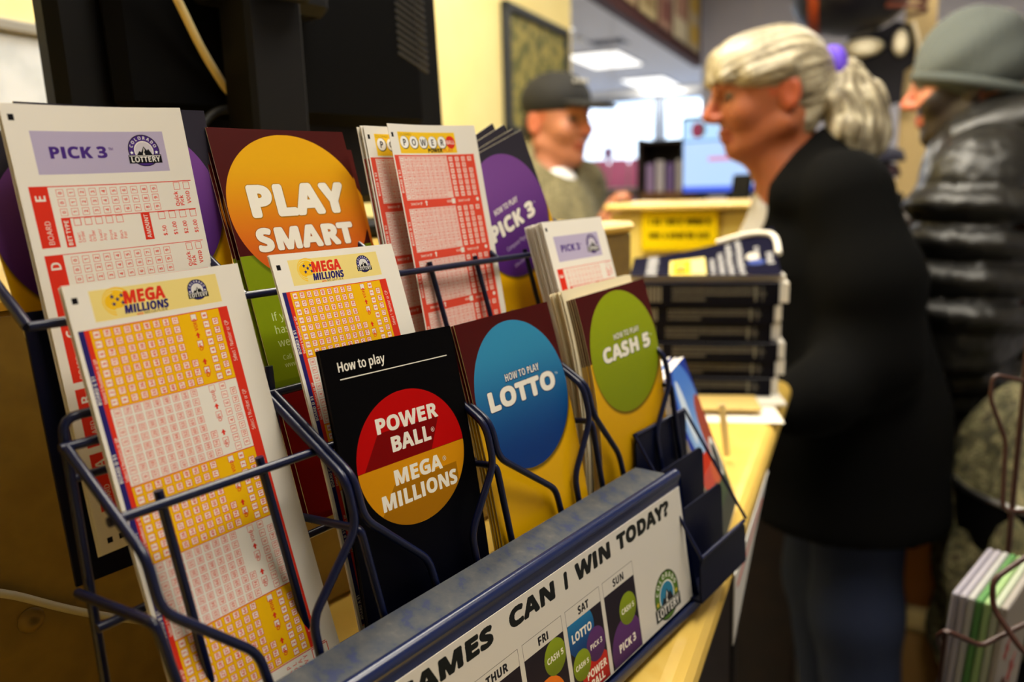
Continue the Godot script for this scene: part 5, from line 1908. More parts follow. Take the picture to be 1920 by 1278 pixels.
func head_prims(c: Vector3, q: Basis, s: float, male: bool) -> Array:
	# q's columns: x forward (the way the face looks), y up, z to the head's right
	var P := func(f: float, u: float, r: float) -> Vector3: return c + q * (Vector3(f, u, r) * s)
	var V := func(f: float, u: float, r: float) -> Vector3: return Vector3(f, u, r) * s
	var Q := {"q": q}
	var ch := 0.0 if male else 0.010
	var out := [
		ell(P.call(-0.012, 0.036, 0), V.call(0.096, 0.083, 0.076), 0.02, Q),
		ell(P.call(0.024, -0.022 + ch * 0.5, 0), V.call(0.068, 0.086 - ch * 0.5, 0.061), 0.03, Q),
		cap_(P.call(0.066, -0.096 + ch, 0), P.call(0.052, -0.090 + ch, 0), 0.021 * s, 0.03 * s, 0.025),
		cap_(P.call(0.048, -0.088 + ch, 0.02), P.call(-0.014, -0.052, 0.056), 0.02 * s, 0.02 * s, 0.025),
		cap_(P.call(0.048, -0.088 + ch, -0.02), P.call(-0.014, -0.052, -0.056), 0.02 * s, 0.02 * s, 0.025),
		ell(P.call(0.058, -0.022, 0.036), V.call(0.026, 0.026, 0.024), 0.02, Q),
		ell(P.call(0.058, -0.022, -0.036), V.call(0.026, 0.026, 0.024), 0.02, Q),
		cap_(P.call(0.080, 0.034, 0.030), P.call(0.087, 0.032, 0.0), 0.010 * s, 0.010 * s, 0.016),
		cap_(P.call(0.080, 0.034, -0.030), P.call(0.087, 0.032, 0.0), 0.010 * s, 0.010 * s, 0.016),
		ell(P.call(0.090, 0.010, 0.031), V.call(0.014, 0.012, 0.016), 0.012, {"q": q, "cut": true}),
		ell(P.call(0.090, 0.010, -0.031), V.call(0.014, 0.012, 0.016), 0.012, {"q": q, "cut": true}),
		ell(P.call(0.074, 0.010, 0.031), V.call(0.0125, 0.0125, 0.0125), 0.006, Q),
		ell(P.call(0.074, 0.010, -0.031), V.call(0.0125, 0.0125, 0.0125), 0.006, Q),
		cap_(P.call(0.090, 0.022, 0), P.call(0.113, -0.020, 0), 0.0085 * s, 0.0125 * s, 0.012),
		ell(P.call(0.100, -0.026, 0.012), V.call(0.012, 0.009, 0.009), 0.008, Q),
		ell(P.call(0.100, -0.026, -0.012), V.call(0.012, 0.009, 0.009), 0.008, Q),
		ell(P.call(0.086, -0.053, 0), V.call(0.012, 0.007, 0.022), 0.006, Q),
		ell(P.call(0.084, -0.066, 0), V.call(0.012, 0.008, 0.019), 0.006, Q),
		ell(P.call(0.096, -0.0592, 0), V.call(0.010, 0.002, 0.02), 0.003, {"q": q, "cut": true}),
	]
	for sg in [-1.0, 1.0]:
		out.append(ell(P.call(-0.020, -0.002, 0.077 * sg), V.call(0.019, 0.032, 0.009), 0.008, {"q": q * Basis(Vector3(0, 0, 1), 0.2) * Basis(Vector3(0, 1, 0), 0.35 * sg)}))
		out.append(ell(P.call(-0.015, 0.0, 0.087 * sg), V.call(0.009, 0.018, 0.006), 0.005, {"q": q, "cut": true}))
	return out


func face_shade(c: Vector3, q: Basis, s: float, base: Color, beard_and_shade = null) -> Callable:
	var inv := q.inverse()
	var b := base.srgb_to_linear()
	return func(p: Vector3) -> Color:
		var v: Vector3 = inv * (p - c) / s
		var col := b
		if v.y > -0.14:
			if absf(v.y + 0.06) < 0.012 and v.x > 0.078 and absf(v.z) < 0.024: col = b * Color(0.8, 0.5, 0.5)
			elif v.x > 0.095 and v.y > -0.04 and v.y < 0.0: col = b * Color(1.1, 0.82, 0.8)
			elif absf(v.y - 0.036 - 0.004) < 0.006 and v.x > 0.06 and absf(v.z) > 0.012 and absf(v.z) < 0.048: col = b * Color(0.45, 0.40, 0.36)
			elif absf(v.z) > 0.07 and absf(v.y) < 0.035 and v.x < 0.02: col = b * Color(1.12, 0.78, 0.72)
			elif v.x > 0.072 and absf(v.y - 0.010) < 0.0075 and absf(absf(v.z) - 0.031) < 0.013: col = Color(0.05, 0.04, 0.035)
			if beard_and_shade != null and v.y < 0.012 and v.y < 0.045 - v.x * 0.85 and v.x > -0.03 and not (absf(v.y + 0.06) < 0.010 and v.x > 0.078): col = (beard_and_shade as Color).srgb_to_linear()  # beard colour spread wider, painting shadow onto the cheek and neck too
		return Color(col.r, col.g, col.b, 1.0)


func hand_prims(wrist: Vector3, q: Basis, s: float, curl: float) -> Array:
	# q: x along the fingers, y out of the back of the hand, z towards the thumb side
	var P := func(f: float, u: float, r: float) -> Vector3: return wrist + q * (Vector3(f, u, r) * s)
	var out := [
		cap_(P.call(0.0, 0, 0), P.call(0.03, 0, 0), 0.024 * s, 0.026 * s, 0.015),
		cap_(P.call(0.03, 0, 0.018), P.call(0.082, 0.002, 0.026), 0.017 * s, 0.012 * s, 0.014),
		cap_(P.call(0.03, 0, 0.0), P.call(0.086, 0.004, 0.004), 0.018 * s, 0.012 * s, 0.014),
		cap_(P.call(0.03, 0, -0.016), P.call(0.076, 0.0, -0.026), 0.017 * s, 0.012 * s, 0.014),
	]
	for k in 4:
		var z: float = [0.028, 0.0095, -0.0095, -0.028][k]
		var len: float = [0.072, 0.080, 0.074, 0.058][k]
		var root: Vector3 = Vector3([0.084, 0.089, 0.085, 0.076][k], 0.002, z)
		var pts := [[P.call(root.x, root.y, root.z), 0.0095 * s]]
		var an := -curl * 0.5
		var cur := root
		for seg in 3:
			an -= 0.0 if seg == 0 else curl
			cur += Vector3(cos(an), sin(an), 0) * len * [0.45, 0.3, 0.25][seg]
			pts.append([P.call(cur.x, cur.y, cur.z), [0.009, 0.0085, 0.0072][seg] * s])
		out.append_array(limb(pts, 0.005))
	out.append_array(limb([[P.call(0.018, -0.006, 0.026), 0.014 * s], [P.call(0.045, -0.012, 0.050), 0.0115 * s], [P.call(0.072, -0.018, 0.056), 0.010 * s], [P.call(0.092, -0.024, 0.05), 0.0085 * s]], 0.008))
	return out


func vmat(rough := 0.55, more := {}) -> StandardMaterial3D:
	var m := mat(Color.WHITE, rough)
	m.vertex_color_use_as_albedo = true
	for k in more: m.set(k, more[k])
	return m


func strand_shade(c0: Color, c1: Color, dir: Vector3, freq: float) -> Callable:
	var n := FastNoiseLite.new()
	n.seed = 4
	n.frequency = 1.0
	var a := c0.srgb_to_linear()
	var b := c1.srgb_to_linear()
	var d := dir.normalized()
	return func(p: Vector3) -> Color:
		var along := d * p.dot(d)
		var across := p - along
		var v := n.get_noise_3dv(across * freq + along * freq * 0.12)
		return a.lerp(b, smoothstep(-0.45, 0.45, v))


func people() -> void:
	woman()
	beanie_man()
	clerk()


func woman() -> void:
	var t := thing("person", "woman with grey-blonde ponytail, purple hair tie and black cardigan, leaning towards the clerk", "person", Vector3(0.70, 0, -1.58))
	var o := t.position
	var G := func(x: float, y: float, z: float) -> Vector3: return Vector3(x, y, z) - o
	var hc: Vector3 = G.call(0.5135, 1.535, -1.625)
	var fw := Vector3(-1, -0.12, 0.02).normalized()
	var up := Vector3(-0.12, 1, 0.0)
	up = (up - fw * up.dot(fw)).normalized()
	var q := Basis(fw, up, fw.cross(up))
	var s := 1.03
	# one body: head, neck, chest, arms with hands, legs
	var pr := head_prims(hc, q, s, false)
	var neck0 := hc + q * Vector3(-0.035, -0.05, 0) * s
	pr.append_array(limb([[neck0, 0.054], [G.call(0.565, 1.40, -1.625), 0.052], [G.call(0.60, 1.33, -1.63), 0.075]], 0.03))
	pr.append(cap_(hc + q * Vector3(0.030, -0.086, 0) * s, G.call(0.540, 1.39, -1.62), 0.034, 0.045, 0.03))
	pr.append_array(limb([[G.call(0.62, 1.30, -1.63), 0.115], [G.call(0.66, 1.10, -1.62), 0.125], [G.call(0.70, 0.93, -1.60), 0.14]], 0.04))
	pr.append(cap_(G.call(0.60, 1.32, -1.52), G.call(0.60, 1.32, -1.74), 0.05, 0.05, 0.04))
	for sd in [[-1.47, -1.41, -1.36, 1.0], [-1.76, -1.75, -1.66, 1.0]]:
		pr.append_array(limb([[G.call(0.62, 1.31, sd[0]), 0.046], [G.call(0.65, 1.06, sd[1]), 0.04], [G.call(0.52, 0.985, sd[2]), 0.028], [G.call(0.48, 0.975, sd[2]), 0.026]], 0.02))
		pr.append_array(hand_prims(G.call(0.475, 0.975, sd[2]), Basis(Vector3(-0.97, -0.15, 0.1).normalized(), Vector3(-0.15, 0.98, 0).normalized(), Vector3(-0.1, 0, -1).normalized()), 0.95, 0.3))
	for sd in [-1.52, -1.68]:
		pr.append_array(limb([[G.call(0.70, 0.90, sd), 0.08], [G.call(0.69, 0.50, sd + 0.02), 0.055], [G.call(0.74, 0.09, sd + 0.02), 0.038], [G.call(0.64, 0.04, sd + 0.02), 0.034]], 0.03))
	part(t, "body", field_mesh(pr, 0.0058, face_shade(hc, q, s, c8(156, 88, 54))), vmat(0.5, {"subsurf_scatter_enabled": true, "subsurf_scatter_strength": 0.1}))
	# hair: swept back over the skull to the tie, and a loose ponytail
	var H := func(f: float, u: float, r: float) -> Vector3: return hc + q * (Vector3(f, u, r) * s)
	var Q := {"q": q}
	var hp := [
		ell(H.call(-0.024, 0.040, 0), Vector3(0.100, 0.088, 0.083) * s, 0.02, Q),
		ell(H.call(0.040, 0.062, 0), Vector3(0.058, 0.056, 0.072) * s, 0.03, Q),
		cap_(H.call(0.078, 0.072, 0.03), H.call(0.090, 0.044, 0.050), 0.022, 0.012, 0.02),
		cap_(H.call(0.078, 0.072, -0.03), H.call(0.090, 0.044, -0.050), 0.022, 0.012, 0.02),
		cap_(H.call(0.084, 0.075, 0.0), H.call(0.104, 0.036, -0.02), 0.022, 0.010, 0.02),
		cap_(H.call(-0.075, 0.015, 0), H.call(-0.112, 0.030, 0), 0.058, 0.026, 0.03),
		cap_(H.call(-0.055, -0.060, 0.03), H.call(-0.09, 0.0, 0), 0.026, 0.036, 0.03),
		cap_(H.call(-0.055, -0.060, -0.03), H.call(-0.09, 0.0, 0), 0.026, 0.036, 0.03),
		cap_(H.call(0.045, 0.04, -0.070), H.call(-0.02, 0.046, -0.080), 0.018, 0.012, 0.015),
		ell(H.call(-0.016, -0.012, 0.086), Vector3(0.030, 0.036, 0.02), 0.01, {"q": q, "cut": true}),
		ell(H.call(-0.016, -0.012, -0.086), Vector3(0.030, 0.036, 0.02), 0.01, {"q": q, "cut": true}),
		ell(H.call(0.086, -0.006, 0), Vector3(0.056, 0.046, 0.064), 0.012, {"q": q, "cut": true}),
		ell(H.call(0.056, -0.034, 0), Vector3(0.064, 0.060, 0.086), 0.012, {"q": q, "cut": true}),
	]
	var nz := FastNoiseLite.new()
	nz.seed = 8
	nz.frequency = 1.0
	var inv := q.inverse()
	var comb := func(p: Vector3) -> Vector3:      # where a strand lies: its angle round the line from brow to tie, and how far along it
		var v: Vector3 = inv * (p - hc) / s
		v.y -= 0.030 - 0.012 * v.x / 0.1
		return Vector3(cos(atan2(v.y, v.z)) * 9.0 + v.x * 4.0, sin(atan2(v.y, v.z)) * 9.0, v.x * 9.0)
	var ca := c8(96, 84, 62).srgb_to_linear()
	var cb := c8(186, 176, 150).srgb_to_linear()
	part(t, "hair", field_mesh(hp, 0.0055, func(p: Vector3) -> Color: return ca.lerp(cb, smoothstep(-0.5, 0.4, nz.get_noise_3dv(comb.call(p)))), func(p: Vector3) -> float: return nz.get_noise_3dv(comb.call(p) * 0.8 + Vector3(7, 3, 1)) * 0.004), vmat(0.48))
	var tail := limb([[H.call(-0.122, 0.032, 0), 0.022], [G.call(0.660, 1.566, -1.62), 0.034], [G.call(0.694, 1.515, -1.61), 0.042], [G.call(0.708, 1.455, -1.60), 0.036], [G.call(0.708, 1.41, -1.595), 0.014]], 0.03)
	tail.append_array(limb([[H.call(-0.128, 0.024, 0), 0.02], [G.call(0.640, 1.52, -1.59), 0.030], [G.call(0.658, 1.46, -1.575), 0.032], [G.call(0.676, 1.415, -1.57), 0.014]], 0.02))
	var flow := func(p: Vector3) -> Vector3:      # strands fall away from the tie in long waves
		var v: Vector3 = p - H.call(-0.122, 0.032, 0)
		var wave := 0.006 * sin(v.y * 55.0) + 0.1 * v.y * v.y * -3.0
		return Vector3((v.x - wave + v.y * 0.25) * 62.0, v.y * 7.0, v.z * 62.0)
	part(t, "ponytail", field_mesh(tail, 0.0055, func(p: Vector3) -> Color: return ca.lerp(cb * 1.06, smoothstep(-0.4, 0.4, nz.get_noise_3dv(flow.call(p)))), func(p: Vector3) -> float: return nz.get_noise_3dv(flow.call(p) * 0.8) * 0.009), vmat(0.48))
	var st := mb()
	var loop := []
	var ax := (q * Vector3(-0.85, 0.0, 0)).normalized()
	var e1 := ax.cross(Vector3(0, 0, 1)).normalized()
	for k in 25:
		var an := TAU * k / 24.0
		loop.append(H.call(-0.133, 0.034, 0) + (e1 * cos(an) + Vector3(0, 0, 1) * sin(an)) * (0.029 + 0.002 * sin(an * 6.0)))
	tube(st, PackedVector3Array(loop), 0.0165, 10)
	part(t, "hair_tie", st, mat(c8(84, 50, 190), 0.7))
	# light grey top under the cardigan
	var top := limb([[G.call(0.575, 1.315, -1.625), 0.085], [G.call(0.58, 1.20, -1.62), 0.122], [G.call(0.62, 1.05, -1.62), 0.13], [G.call(0.66, 0.9, -1.61), 0.14]], 0.04)
	top.append(ell(G.call(0.535, 1.395, -1.58), Vector3(0.05, 0.075, 0.06), 0.02, {"cut": true}))
	part(t, "grey_top", field_mesh(top, 0.013), mat(c8(168, 164, 158), 0.85))
	# black cardigan: open at the front, thigh length, sleeves
	var kn := limb([[G.call(0.610, 1.345, -1.62), 0.105], [G.call(0.622, 1.20, -1.61), 0.152], [G.call(0.655, 1.05, -1.60), 0.165], [G.call(0.675, 0.90, -1.585), 0.19], [G.call(0.692, 0.72, -1.575), 0.205]], 0.06)
	kn.append(cap_(G.call(0.610, 1.360, -1.485), G.call(0.610, 1.360, -1.755), 0.06, 0.06, 0.05))
	kn.append(cap_(G.call(0.622, 1.425, -1.60), G.call(0.545, 1.345, -1.545), 0.05, 0.05, 0.03))
	for sd in [[-1.465, -1.41, -1.36], [-1.77, -1.76, -1.66]]:
		kn.append_array(limb([[G.call(0.622, 1.34, sd[0]), 0.075], [G.call(0.65, 1.19, sd[1] - 0.01), 0.08], [G.call(0.655, 1.06, sd[1]), 0.075], [G.call(0.54, 1.00, sd[2]), 0.058], [G.call(0.49, 0.98, sd[2]), 0.05]], 0.05))
	# carve the open front and the neck
	kn.append(cap_(G.call(0.40, 1.30, -1.63), G.call(0.40, 1.05, -1.63), 0.105, 0.09, 0.02, {"cut": true}))
	kn.append(cap_(G.call(0.560, 1.50, -1.635), G.call(0.47, 1.33, -1.63), 0.062, 0.075, 0.015, {"cut": true}))
	kn.append(ell(G.call(0.70, 0.36, -1.58), Vector3(0.5, 0.36, 0.5), 0.015, {"cut": true}))
	part(t, "cardigan", field_mesh(kn, 0.0115), mat(c8(10, 10, 10), 1.0, 0.0, {"metallic_specular": 0.2}))
	# jeans and shoes
	var je := [ell(G.call(0.69, 0.88, -1.60), Vector3(0.13, 0.13, 0.15), 0.05)]
	for sd in [-1.52, -1.68]:
		je.append_array(limb([[G.call(0.69, 0.86, sd), 0.095], [G.call(0.69, 0.50, sd + 0.02), 0.085], [G.call(0.735, 0.10, sd + 0.02), 0.07]], 0.04))
	part(t, "jeans", field_mesh(je, 0.016), mat(c8(24, 36, 66), 0.85))
	for sd in [-1.50, -1.66]:
		part(t, "shoe", field_mesh([cap_(G.call(0.755, 0.055, sd), G.call(0.60, 0.04, sd + 0.005), 0.05, 0.036, 0.02, {"flat": Vector3.UP, "fs": 0.9})], 0.012), M.black)


func beanie_man() -> void:
	var t := thing("person", "man in grey beanie and dark quilted down jacket, seen from behind his shoulder", "person", Vector3(1.13, 0, -1.80))
	var o := t.position
	var G := func(x: float, y: float, z: float) -> Vector3: return Vector3(x, y, z) - o
	var hc: Vector3 = G.call(1.024, 1.563, -1.84)
	var fw := Vector3(-0.86, -0.06, -0.51).normalized()
	var up := Vector3(0.0, 1, 0.0)
	up = (up - fw * up.dot(fw)).normalized()
	var q := Basis(fw, up, fw.cross(up))
	var s := 1.04
	var H := func(f: float, u: float, r: float) -> Vector3: return hc + q * (Vector3(f, u, r) * s)
	var pr := head_prims(hc, q, s, true)
	pr.append_array(limb([[H.call(-0.03, -0.05, 0), 0.064], [G.call(1.09, 1.40, -1.83), 0.064], [G.call(1.11, 1.30, -1.82), 0.09]], 0.03))
	pr.append_array(limb([[G.call(1.12, 1.28, -1.82), 0.13], [G.call(1.13, 1.0, -1.80), 0.14]], 0.04))
	for sd in [[0.955, -1.64], [1.22, -2.0]]:
		pr.append_array(limb([[G.call(sd[0] + 0.02, 1.33, sd[1]), 0.05], [G.call(sd[0], 1.05, sd[1] + 0.01), 0.042], [G.call(sd[0] + 0.02, 0.88, sd[1] - 0.05), 0.03]], 0.02))
		pr.append_array(hand_prims(G.call(sd[0] + 0.02, 0.865, sd[1] - 0.055), Basis(Vector3(-0.1, -0.99, 0).normalized(), Vector3(-0.99, 0.1, 0).normalized(), Vector3(0, 0, -1)), 1.0, 0.5))
	for sd in [[1.06, -1.72], [1.18, -1.9]]:
		pr.append_array(limb([[G.call(sd[0], 0.92, sd[1]), 0.09], [G.call(sd[0], 0.5, sd[1]), 0.06], [G.call(sd[0], 0.08, sd[1]), 0.042]], 0.03))
	part(t, "body", field_mesh(pr, 0.0066, face_shade(hc, q, s, c8(192, 122, 92), c8(42, 30, 24))), vmat(0.5))
	# knitted beanie with folded brim
	var bp := [
		ell(H.call(-0.012, 0.050, 0), Vector3(0.112, 0.098, 0.096) * s, 0.02, {"q": q}),
		ell(H.call(-0.024, 0.092, 0), Vector3(0.080, 0.070, 0.070) * s, 0.03, {"q": q}),
		ell(H.call(0.045, -0.098, 0), Vector3(0.22, 0.098, 0.19) * s, 0.006, {"q": q * Basis(Vector3(0, 0, 1), 0.30), "cut": true}),
	]
	part(t, "beanie", field_mesh(bp, 0.006, null, func(p: Vector3) -> float:
		var v: Vector3 = q.inverse() * (p - hc)
		return 0.0026 * sin(v.y * 62.0 + v.x * 36.0) + 0.0007 * sin(atan2(v.z, v.x) * 60.0)), mat(c8(84, 90, 88), 0.95, 0.0, {"rim_enabled": true, "rim": 0.2}))
	var brim := mb()
	var loop := []
	for k in 37:
		var an := TAU * k / 36.0
		loop.append(H.call(-0.013 + 0.107 * cos(an), 0.004 + 0.032 * cos(an), 0.092 * sin(an)))
	tube(brim, PackedVector3Array(loop), 0.0125, 10)
	part(t, "folded_brim", brim, mat(c8(78, 84, 82), 0.95))
	# quilted jacket: every baffle bulges between its seams
	var jk := []
	var pn := FastNoiseLite.new()
	pn.seed = 6
	pn.frequency = 1.0
	var flat := {"flat": fw, "fs": 0.80}
	jk.append(cap_(G.call(1.10, 1.36, -1.81), G.call(1.11, 0.80, -1.79), 0.21, 0.22, 0.03, {"qn": 6.0, "qa": 0.03, "flat": Vector3(fw.x, 0, fw.z).normalized(), "fs": 0.82}))
	jk.append(cap_(G.call(0.985, 1.365, -1.66), G.call(1.21, 1.375, -1.98), 0.112, 0.105, 0.04))
	for sd in [[0.955, 1.345, -1.635, 0.935, 1.06, -1.625, 0.975, 0.90, -1.69], [1.275, 1.36, -2.00, 1.27, 1.06, -2.02, 1.20, 0.90, -1.99]]:
		jk.append(cap_(G.call(sd[0], sd[1], sd[2]), G.call(sd[3], sd[4], sd[5]), 0.122, 0.108, 0.025, {"qn": 4.0, "qa": 0.03}))
		jk.append(cap_(G.call(sd[3], sd[4], sd[5]), G.call(sd[6], sd[7], sd[8]), 0.096, 0.07, 0.03, {"qn": 3.0, "qa": 0.022}))
	part(t, "jacket", field_mesh(jk, 0.0105, null, func(p: Vector3) -> float: return pn.get_noise_3dv(p * 22.0) * 0.006 + pn.get_noise_3dv(p * Vector3(50, 20, 50)) * 0.003), mat(c8(22, 21, 19), 0.42))
	# hood lying round the neck
	var hd := mb()
	for ring in [[0.165, 1.425, 0.060, 0.03], [0.150, 1.478, 0.050, 0.05]]:
		var lp := []
		for k in 33:
			var an := -1.95 + 3.9 * k / 32.0
			var dir := q * Vector3(-cos(an), 0, sin(an))
			dir.y = 0
			lp.append(G.call(1.085, ring[1], -1.825) + dir.normalized() * ring[0] * (1.0 + 0.2 * maxf(0.0, cos(an))) + Vector3(0, ring[3] * cos(an) - 0.02, 0))
		tube(hd, PackedVector3Array(lp), ring[2], 14)
	part(t, "hood", hd, mat(c8(24, 23, 21), 0.42))
	var cl := mb()
	tube(cl, rounded([H.call(0.05, -0.14, -0.06), H.call(0.04, -0.2, -0.075), H.call(0.05, -0.28, -0.09)], 0.03), 0.012)
	part(t, "collar_strap", cl, mat(c8(112, 118, 24), 0.7))
	var tr := [ell(G.call(1.14, 0.86, -1.80), Vector3(0.17, 0.12, 0.19), 0.05)]
	for sd in [[1.06, -1.72], [1.18, -1.9]]:
		tr.append_array(limb([[G.call(sd[0], 0.84, sd[1]), 0.115], [G.call(sd[0], 0.5, sd[1]), 0.09], [G.call(sd[0], 0.1, sd[1]), 0.075]], 0.04))
	part(t, "trousers", field_mesh(tr, 0.016), mat(c8(40, 38, 38), 0.85))
	for sd in [[1.06, -1.72], [1.18, -1.9]]:
		part(t, "shoe", field_mesh([cap_(G.call(sd[0] + 0.03, 0.055, sd[1]), G.call(sd[0] - 0.13, 0.042, sd[1] - 0.05), 0.055, 0.04, 0.02)], 0.014), M.black)
	# tall tan boots standing between the two customers
	for k in 2:
		var bt := thing("tall_boot", "tall tan boot with cream cuff %s, behind the woman's jeans" % ["nearer the camera", "farther from the camera"][k], "boot", Vector3(0.872 + 0.05 * k, 0, -1.60 - 0.21 * k), Basis(), "tall tan boots")
		var st := mb()
		lathe(st, [[0.0, 0.66], [0.07, 0.66], [0.092, 0.64], [0.089, 0.56], [0.086, 0.49], [0.0, 0.49]], 20)
		part(bt, "shaft_top", st, mat(c8(176, 108, 46), 0.85))
		st = mb()
		lathe(st, [[0.0, 0.495], [0.094, 0.492], [0.102, 0.475], [0.10, 0.45], [0.093, 0.438], [0.0, 0.435]], 20)
		part(bt, "cuff", st, mat(c8(206, 182, 122), 0.95))
		st = mb()
		lathe(st, [[0.0, 0.44], [0.090, 0.44], [0.087, 0.3], [0.078, 0.14], [0.076, 0.06], [0.074, 0.015], [0.0, 0.0]], 20)
		part(bt, "shaft", st, mat(c8(128, 94, 44), 0.85))
		part(bt, "foot", field_mesh([cap_(Vector3(0, 0.055, 0), Vector3(-0.15, 0.04, 0.01), 0.06, 0.042, 0.02)], 0.012), mat(c8(108, 78, 34), 0.85))


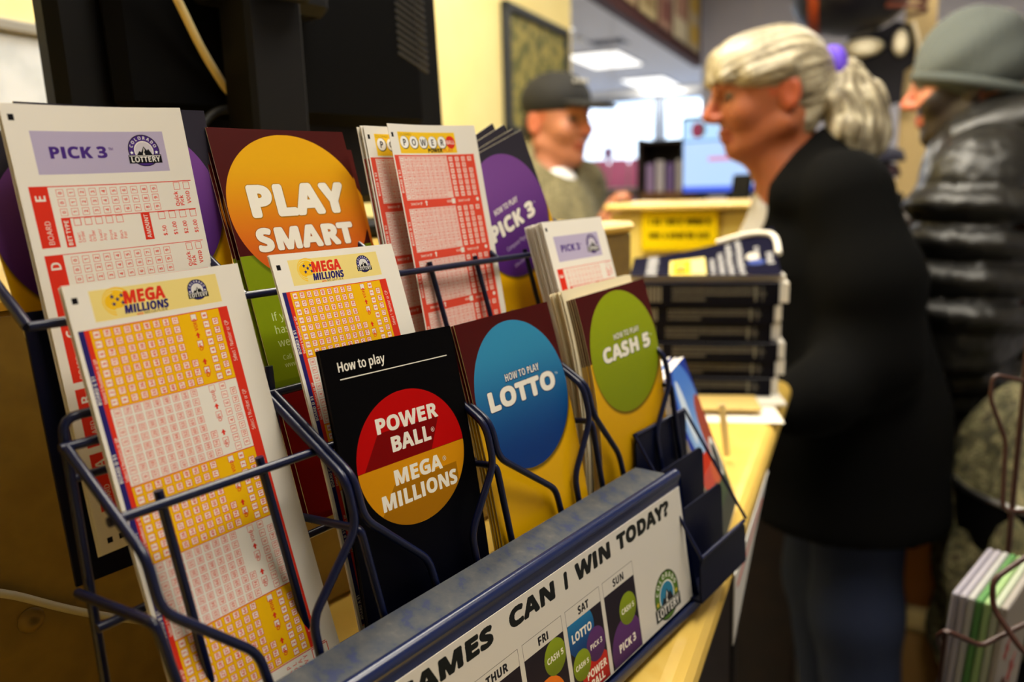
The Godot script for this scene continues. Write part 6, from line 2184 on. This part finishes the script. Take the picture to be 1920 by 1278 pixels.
func clerk() -> void:
	var t := thing("person", "man in black cap and olive patterned jacket behind the ledge, facing the woman", "person", Vector3(0.12, 0, -2.46))
	var o := t.position
	var G := func(x: float, y: float, z: float) -> Vector3: return Vector3(x, y, z) - o
	var hc: Vector3 = G.call(0.158, 1.560, -2.475)
	var fw := Vector3(0.70, -0.04, 0.71).normalized()
	var up := Vector3(0.0, 1, 0.02)
	up = (up - fw * up.dot(fw)).normalized()
	var q := Basis(fw, up, fw.cross(up))
	var s := 1.08
	var H := func(f: float, u: float, r: float) -> Vector3: return hc + q * (Vector3(f, u, r) * s)
	var pr := head_prims(hc, q, s, true)
	pr.append_array(limb([[H.call(-0.03, -0.05, 0), 0.060], [G.call(0.125, 1.42, -2.48), 0.058], [G.call(0.12, 1.34, -2.48), 0.08]], 0.03))
	pr.append_array(limb([[G.call(0.12, 1.29, -2.48), 0.13], [G.call(0.12, 0.95, -2.47), 0.14]], 0.04))
	pr.append_array(limb([[G.call(0.0, 1.35, -2.40), 0.05], [G.call(0.06, 1.10, -2.31), 0.042], [G.call(0.255, 1.24, -2.25), 0.028]], 0.02))
	pr.append_array(hand_prims(G.call(0.262, 1.255, -2.245), Basis(Vector3(0.3, 0.9, 0.2).normalized(), Vector3(-0.9, 0.3, 0.1).normalized(), Vector3(0.1, -0.25, 0.95).normalized()).orthonormalized(), 0.85, 0.75))
	pr.append_array(limb([[G.call(0.235, 1.35, -2.57), 0.05], [G.call(0.27, 1.08, -2.58), 0.042], [G.call(0.30, 0.93, -2.46), 0.03]], 0.02))
	pr.append_array(hand_prims(G.call(0.302, 0.925, -2.455), Basis(Vector3(0.6, -0.6, 0.5).normalized(), Vector3(0.5, 0.8, 0).normalized(), Vector3(-0.4, 0.25, 0.8).normalized()).orthonormalized(), 1.0, 0.4))
	for sd in [-0.09, 0.09]:
		pr.append_array(limb([[G.call(0.12 + sd, 0.92, -2.46), 0.09], [G.call(0.12 + sd, 0.5, -2.45), 0.06], [G.call(0.12 + sd, 0.08, -2.47), 0.042]], 0.03))
	part(t, "body", field_mesh(pr, 0.0068, face_shade(hc, q, s, c8(170, 110, 82))), vmat(0.5))
	var hp := [ell(H.call(-0.030, 0.0, 0), Vector3(0.080, 0.062, 0.080) * s, 0.02, {"q": q}), ell(H.call(0.075, 0.0, 0), Vector3(0.09, 0.09, 0.1) * s, 0.012, {"q": q, "cut": true}), ell(H.call(-0.012, -0.01, 0.09), Vector3(0.03, 0.04, 0.03), 0.01, {"q": q, "cut": true}), ell(H.call(-0.012, -0.01, -0.09), Vector3(0.03, 0.04, 0.03), 0.01, {"q": q, "cut": true})]
	part(t, "hair", field_mesh(hp, 0.0075), mat(c8(34, 26, 22), 0.7))
	var cp := [
		ell(H.call(-0.010, 0.062, 0), Vector3(0.106, 0.078, 0.088) * s, 0.02, {"q": q}),
		ell(H.call(0.0, -0.045, 0), Vector3(0.16, 0.088, 0.14) * s, 0.006, {"q": q, "cut": true}),
	]
	part(t, "cap", field_mesh(cp, 0.0065), mat(c8(16, 16, 16), 0.85))
	var vp := [ell(H.call(0.115, 0.046, 0), Vector3(0.075, 0.011, 0.072) * s, 0.006, {"q": q * Basis(Vector3(0, 0, 1), -0.12)})]
	part(t, "cap_brim", field_mesh(vp, 0.005), mat(c8(14, 14, 14), 0.8))
	var lg := mb()
	for k in 4: box(lg, H.call(0.088 - 0.004 * absf(k - 1.5), 0.108, -0.024 + 0.016 * k), Vector3(0.006, 0.012, 0.010), 0.001, q)
	part(t, "cap_emblem", lg, mat(c8(176, 174, 168), 0.7))
	var sh := limb([[G.call(0.145, 1.375, -2.455), 0.068], [G.call(0.155, 1.25, -2.43), 0.10], [G.call(0.14, 1.0, -2.44), 0.13]], 0.04)
	part(t, "white_undershirt", field_mesh(sh, 0.014), M.white)
	var jk := limb([[G.call(0.105, 1.385, -2.49), 0.10], [G.call(0.11, 1.26, -2.48), 0.165], [G.call(0.115, 1.05, -2.47), 0.17], [G.call(0.12, 0.86, -2.46), 0.175]], 0.05)
	jk.append(cap_(G.call(0.0, 1.385, -2.40), G.call(0.235, 1.385, -2.575), 0.066, 0.066, 0.05))
	jk.append(cap_(G.call(0.105, 1.45, -2.50), G.call(0.105, 1.40, -2.49), 0.078, 0.10, 0.03))
	jk.append_array(limb([[G.call(0.0, 1.37, -2.40), 0.078], [G.call(0.06, 1.11, -2.31), 0.068], [G.call(0.235, 1.222, -2.255), 0.046]], 0.03))
	jk.append_array(limb([[G.call(0.235, 1.37, -2.575), 0.078], [G.call(0.27, 1.09, -2.58), 0.068], [G.call(0.298, 0.945, -2.47), 0.052]], 0.03))
	jk.append(cap_(G.call(0.185, 1.47, -2.39), G.call(0.215, 1.20, -2.275), 0.030, 0.020, 0.012, {"cut": true}))
	jk.append(ell(G.call(0.170, 1.47, -2.45), Vector3(0.085, 0.075, 0.085), 0.02, {"cut": true}))
	part(t, "olive_jacket", field_mesh(jk, 0.0125), noisy(0.02, [[0.0, c8(70, 66, 44)], [0.45, c8(104, 98, 68)], [0.6, c8(136, 126, 92)], [0.75, c8(84, 80, 54)], [1.0, c8(120, 112, 80)]], 0.85, 3.0, 51))
	var cr := mb()
	for sd in [-1.0, 1.0]:
		tube(cr, rounded([H.call(-0.075, -0.115, 0.055 * sd), H.call(-0.01, -0.135, 0.085 * sd), H.call(0.05, -0.19, 0.06 * sd)], 0.05), 0.022, 10, 0.012)
	part(t, "collar", cr, mat(c8(128, 120, 92), 0.85))
	var tr := [ell(G.call(0.12, 0.88, -2.46), Vector3(0.16, 0.11, 0.14), 0.05)]
	for sd in [-0.09, 0.09]: tr.append_array(limb([[G.call(0.12 + sd, 0.86, -2.46), 0.105], [G.call(0.12 + sd, 0.5, -2.45), 0.082], [G.call(0.12 + sd, 0.1, -2.47), 0.07]], 0.04))
	part(t, "trousers", field_mesh(tr, 0.018), mat(c8(50, 48, 44), 0.85))
	for sd in [-0.09, 0.09]: part(t, "shoe", field_mesh([cap_(G.call(0.11 + sd, 0.055, -2.49), G.call(0.19 + sd, 0.042, -2.37), 0.05, 0.04, 0.02)], 0.014), M.black)
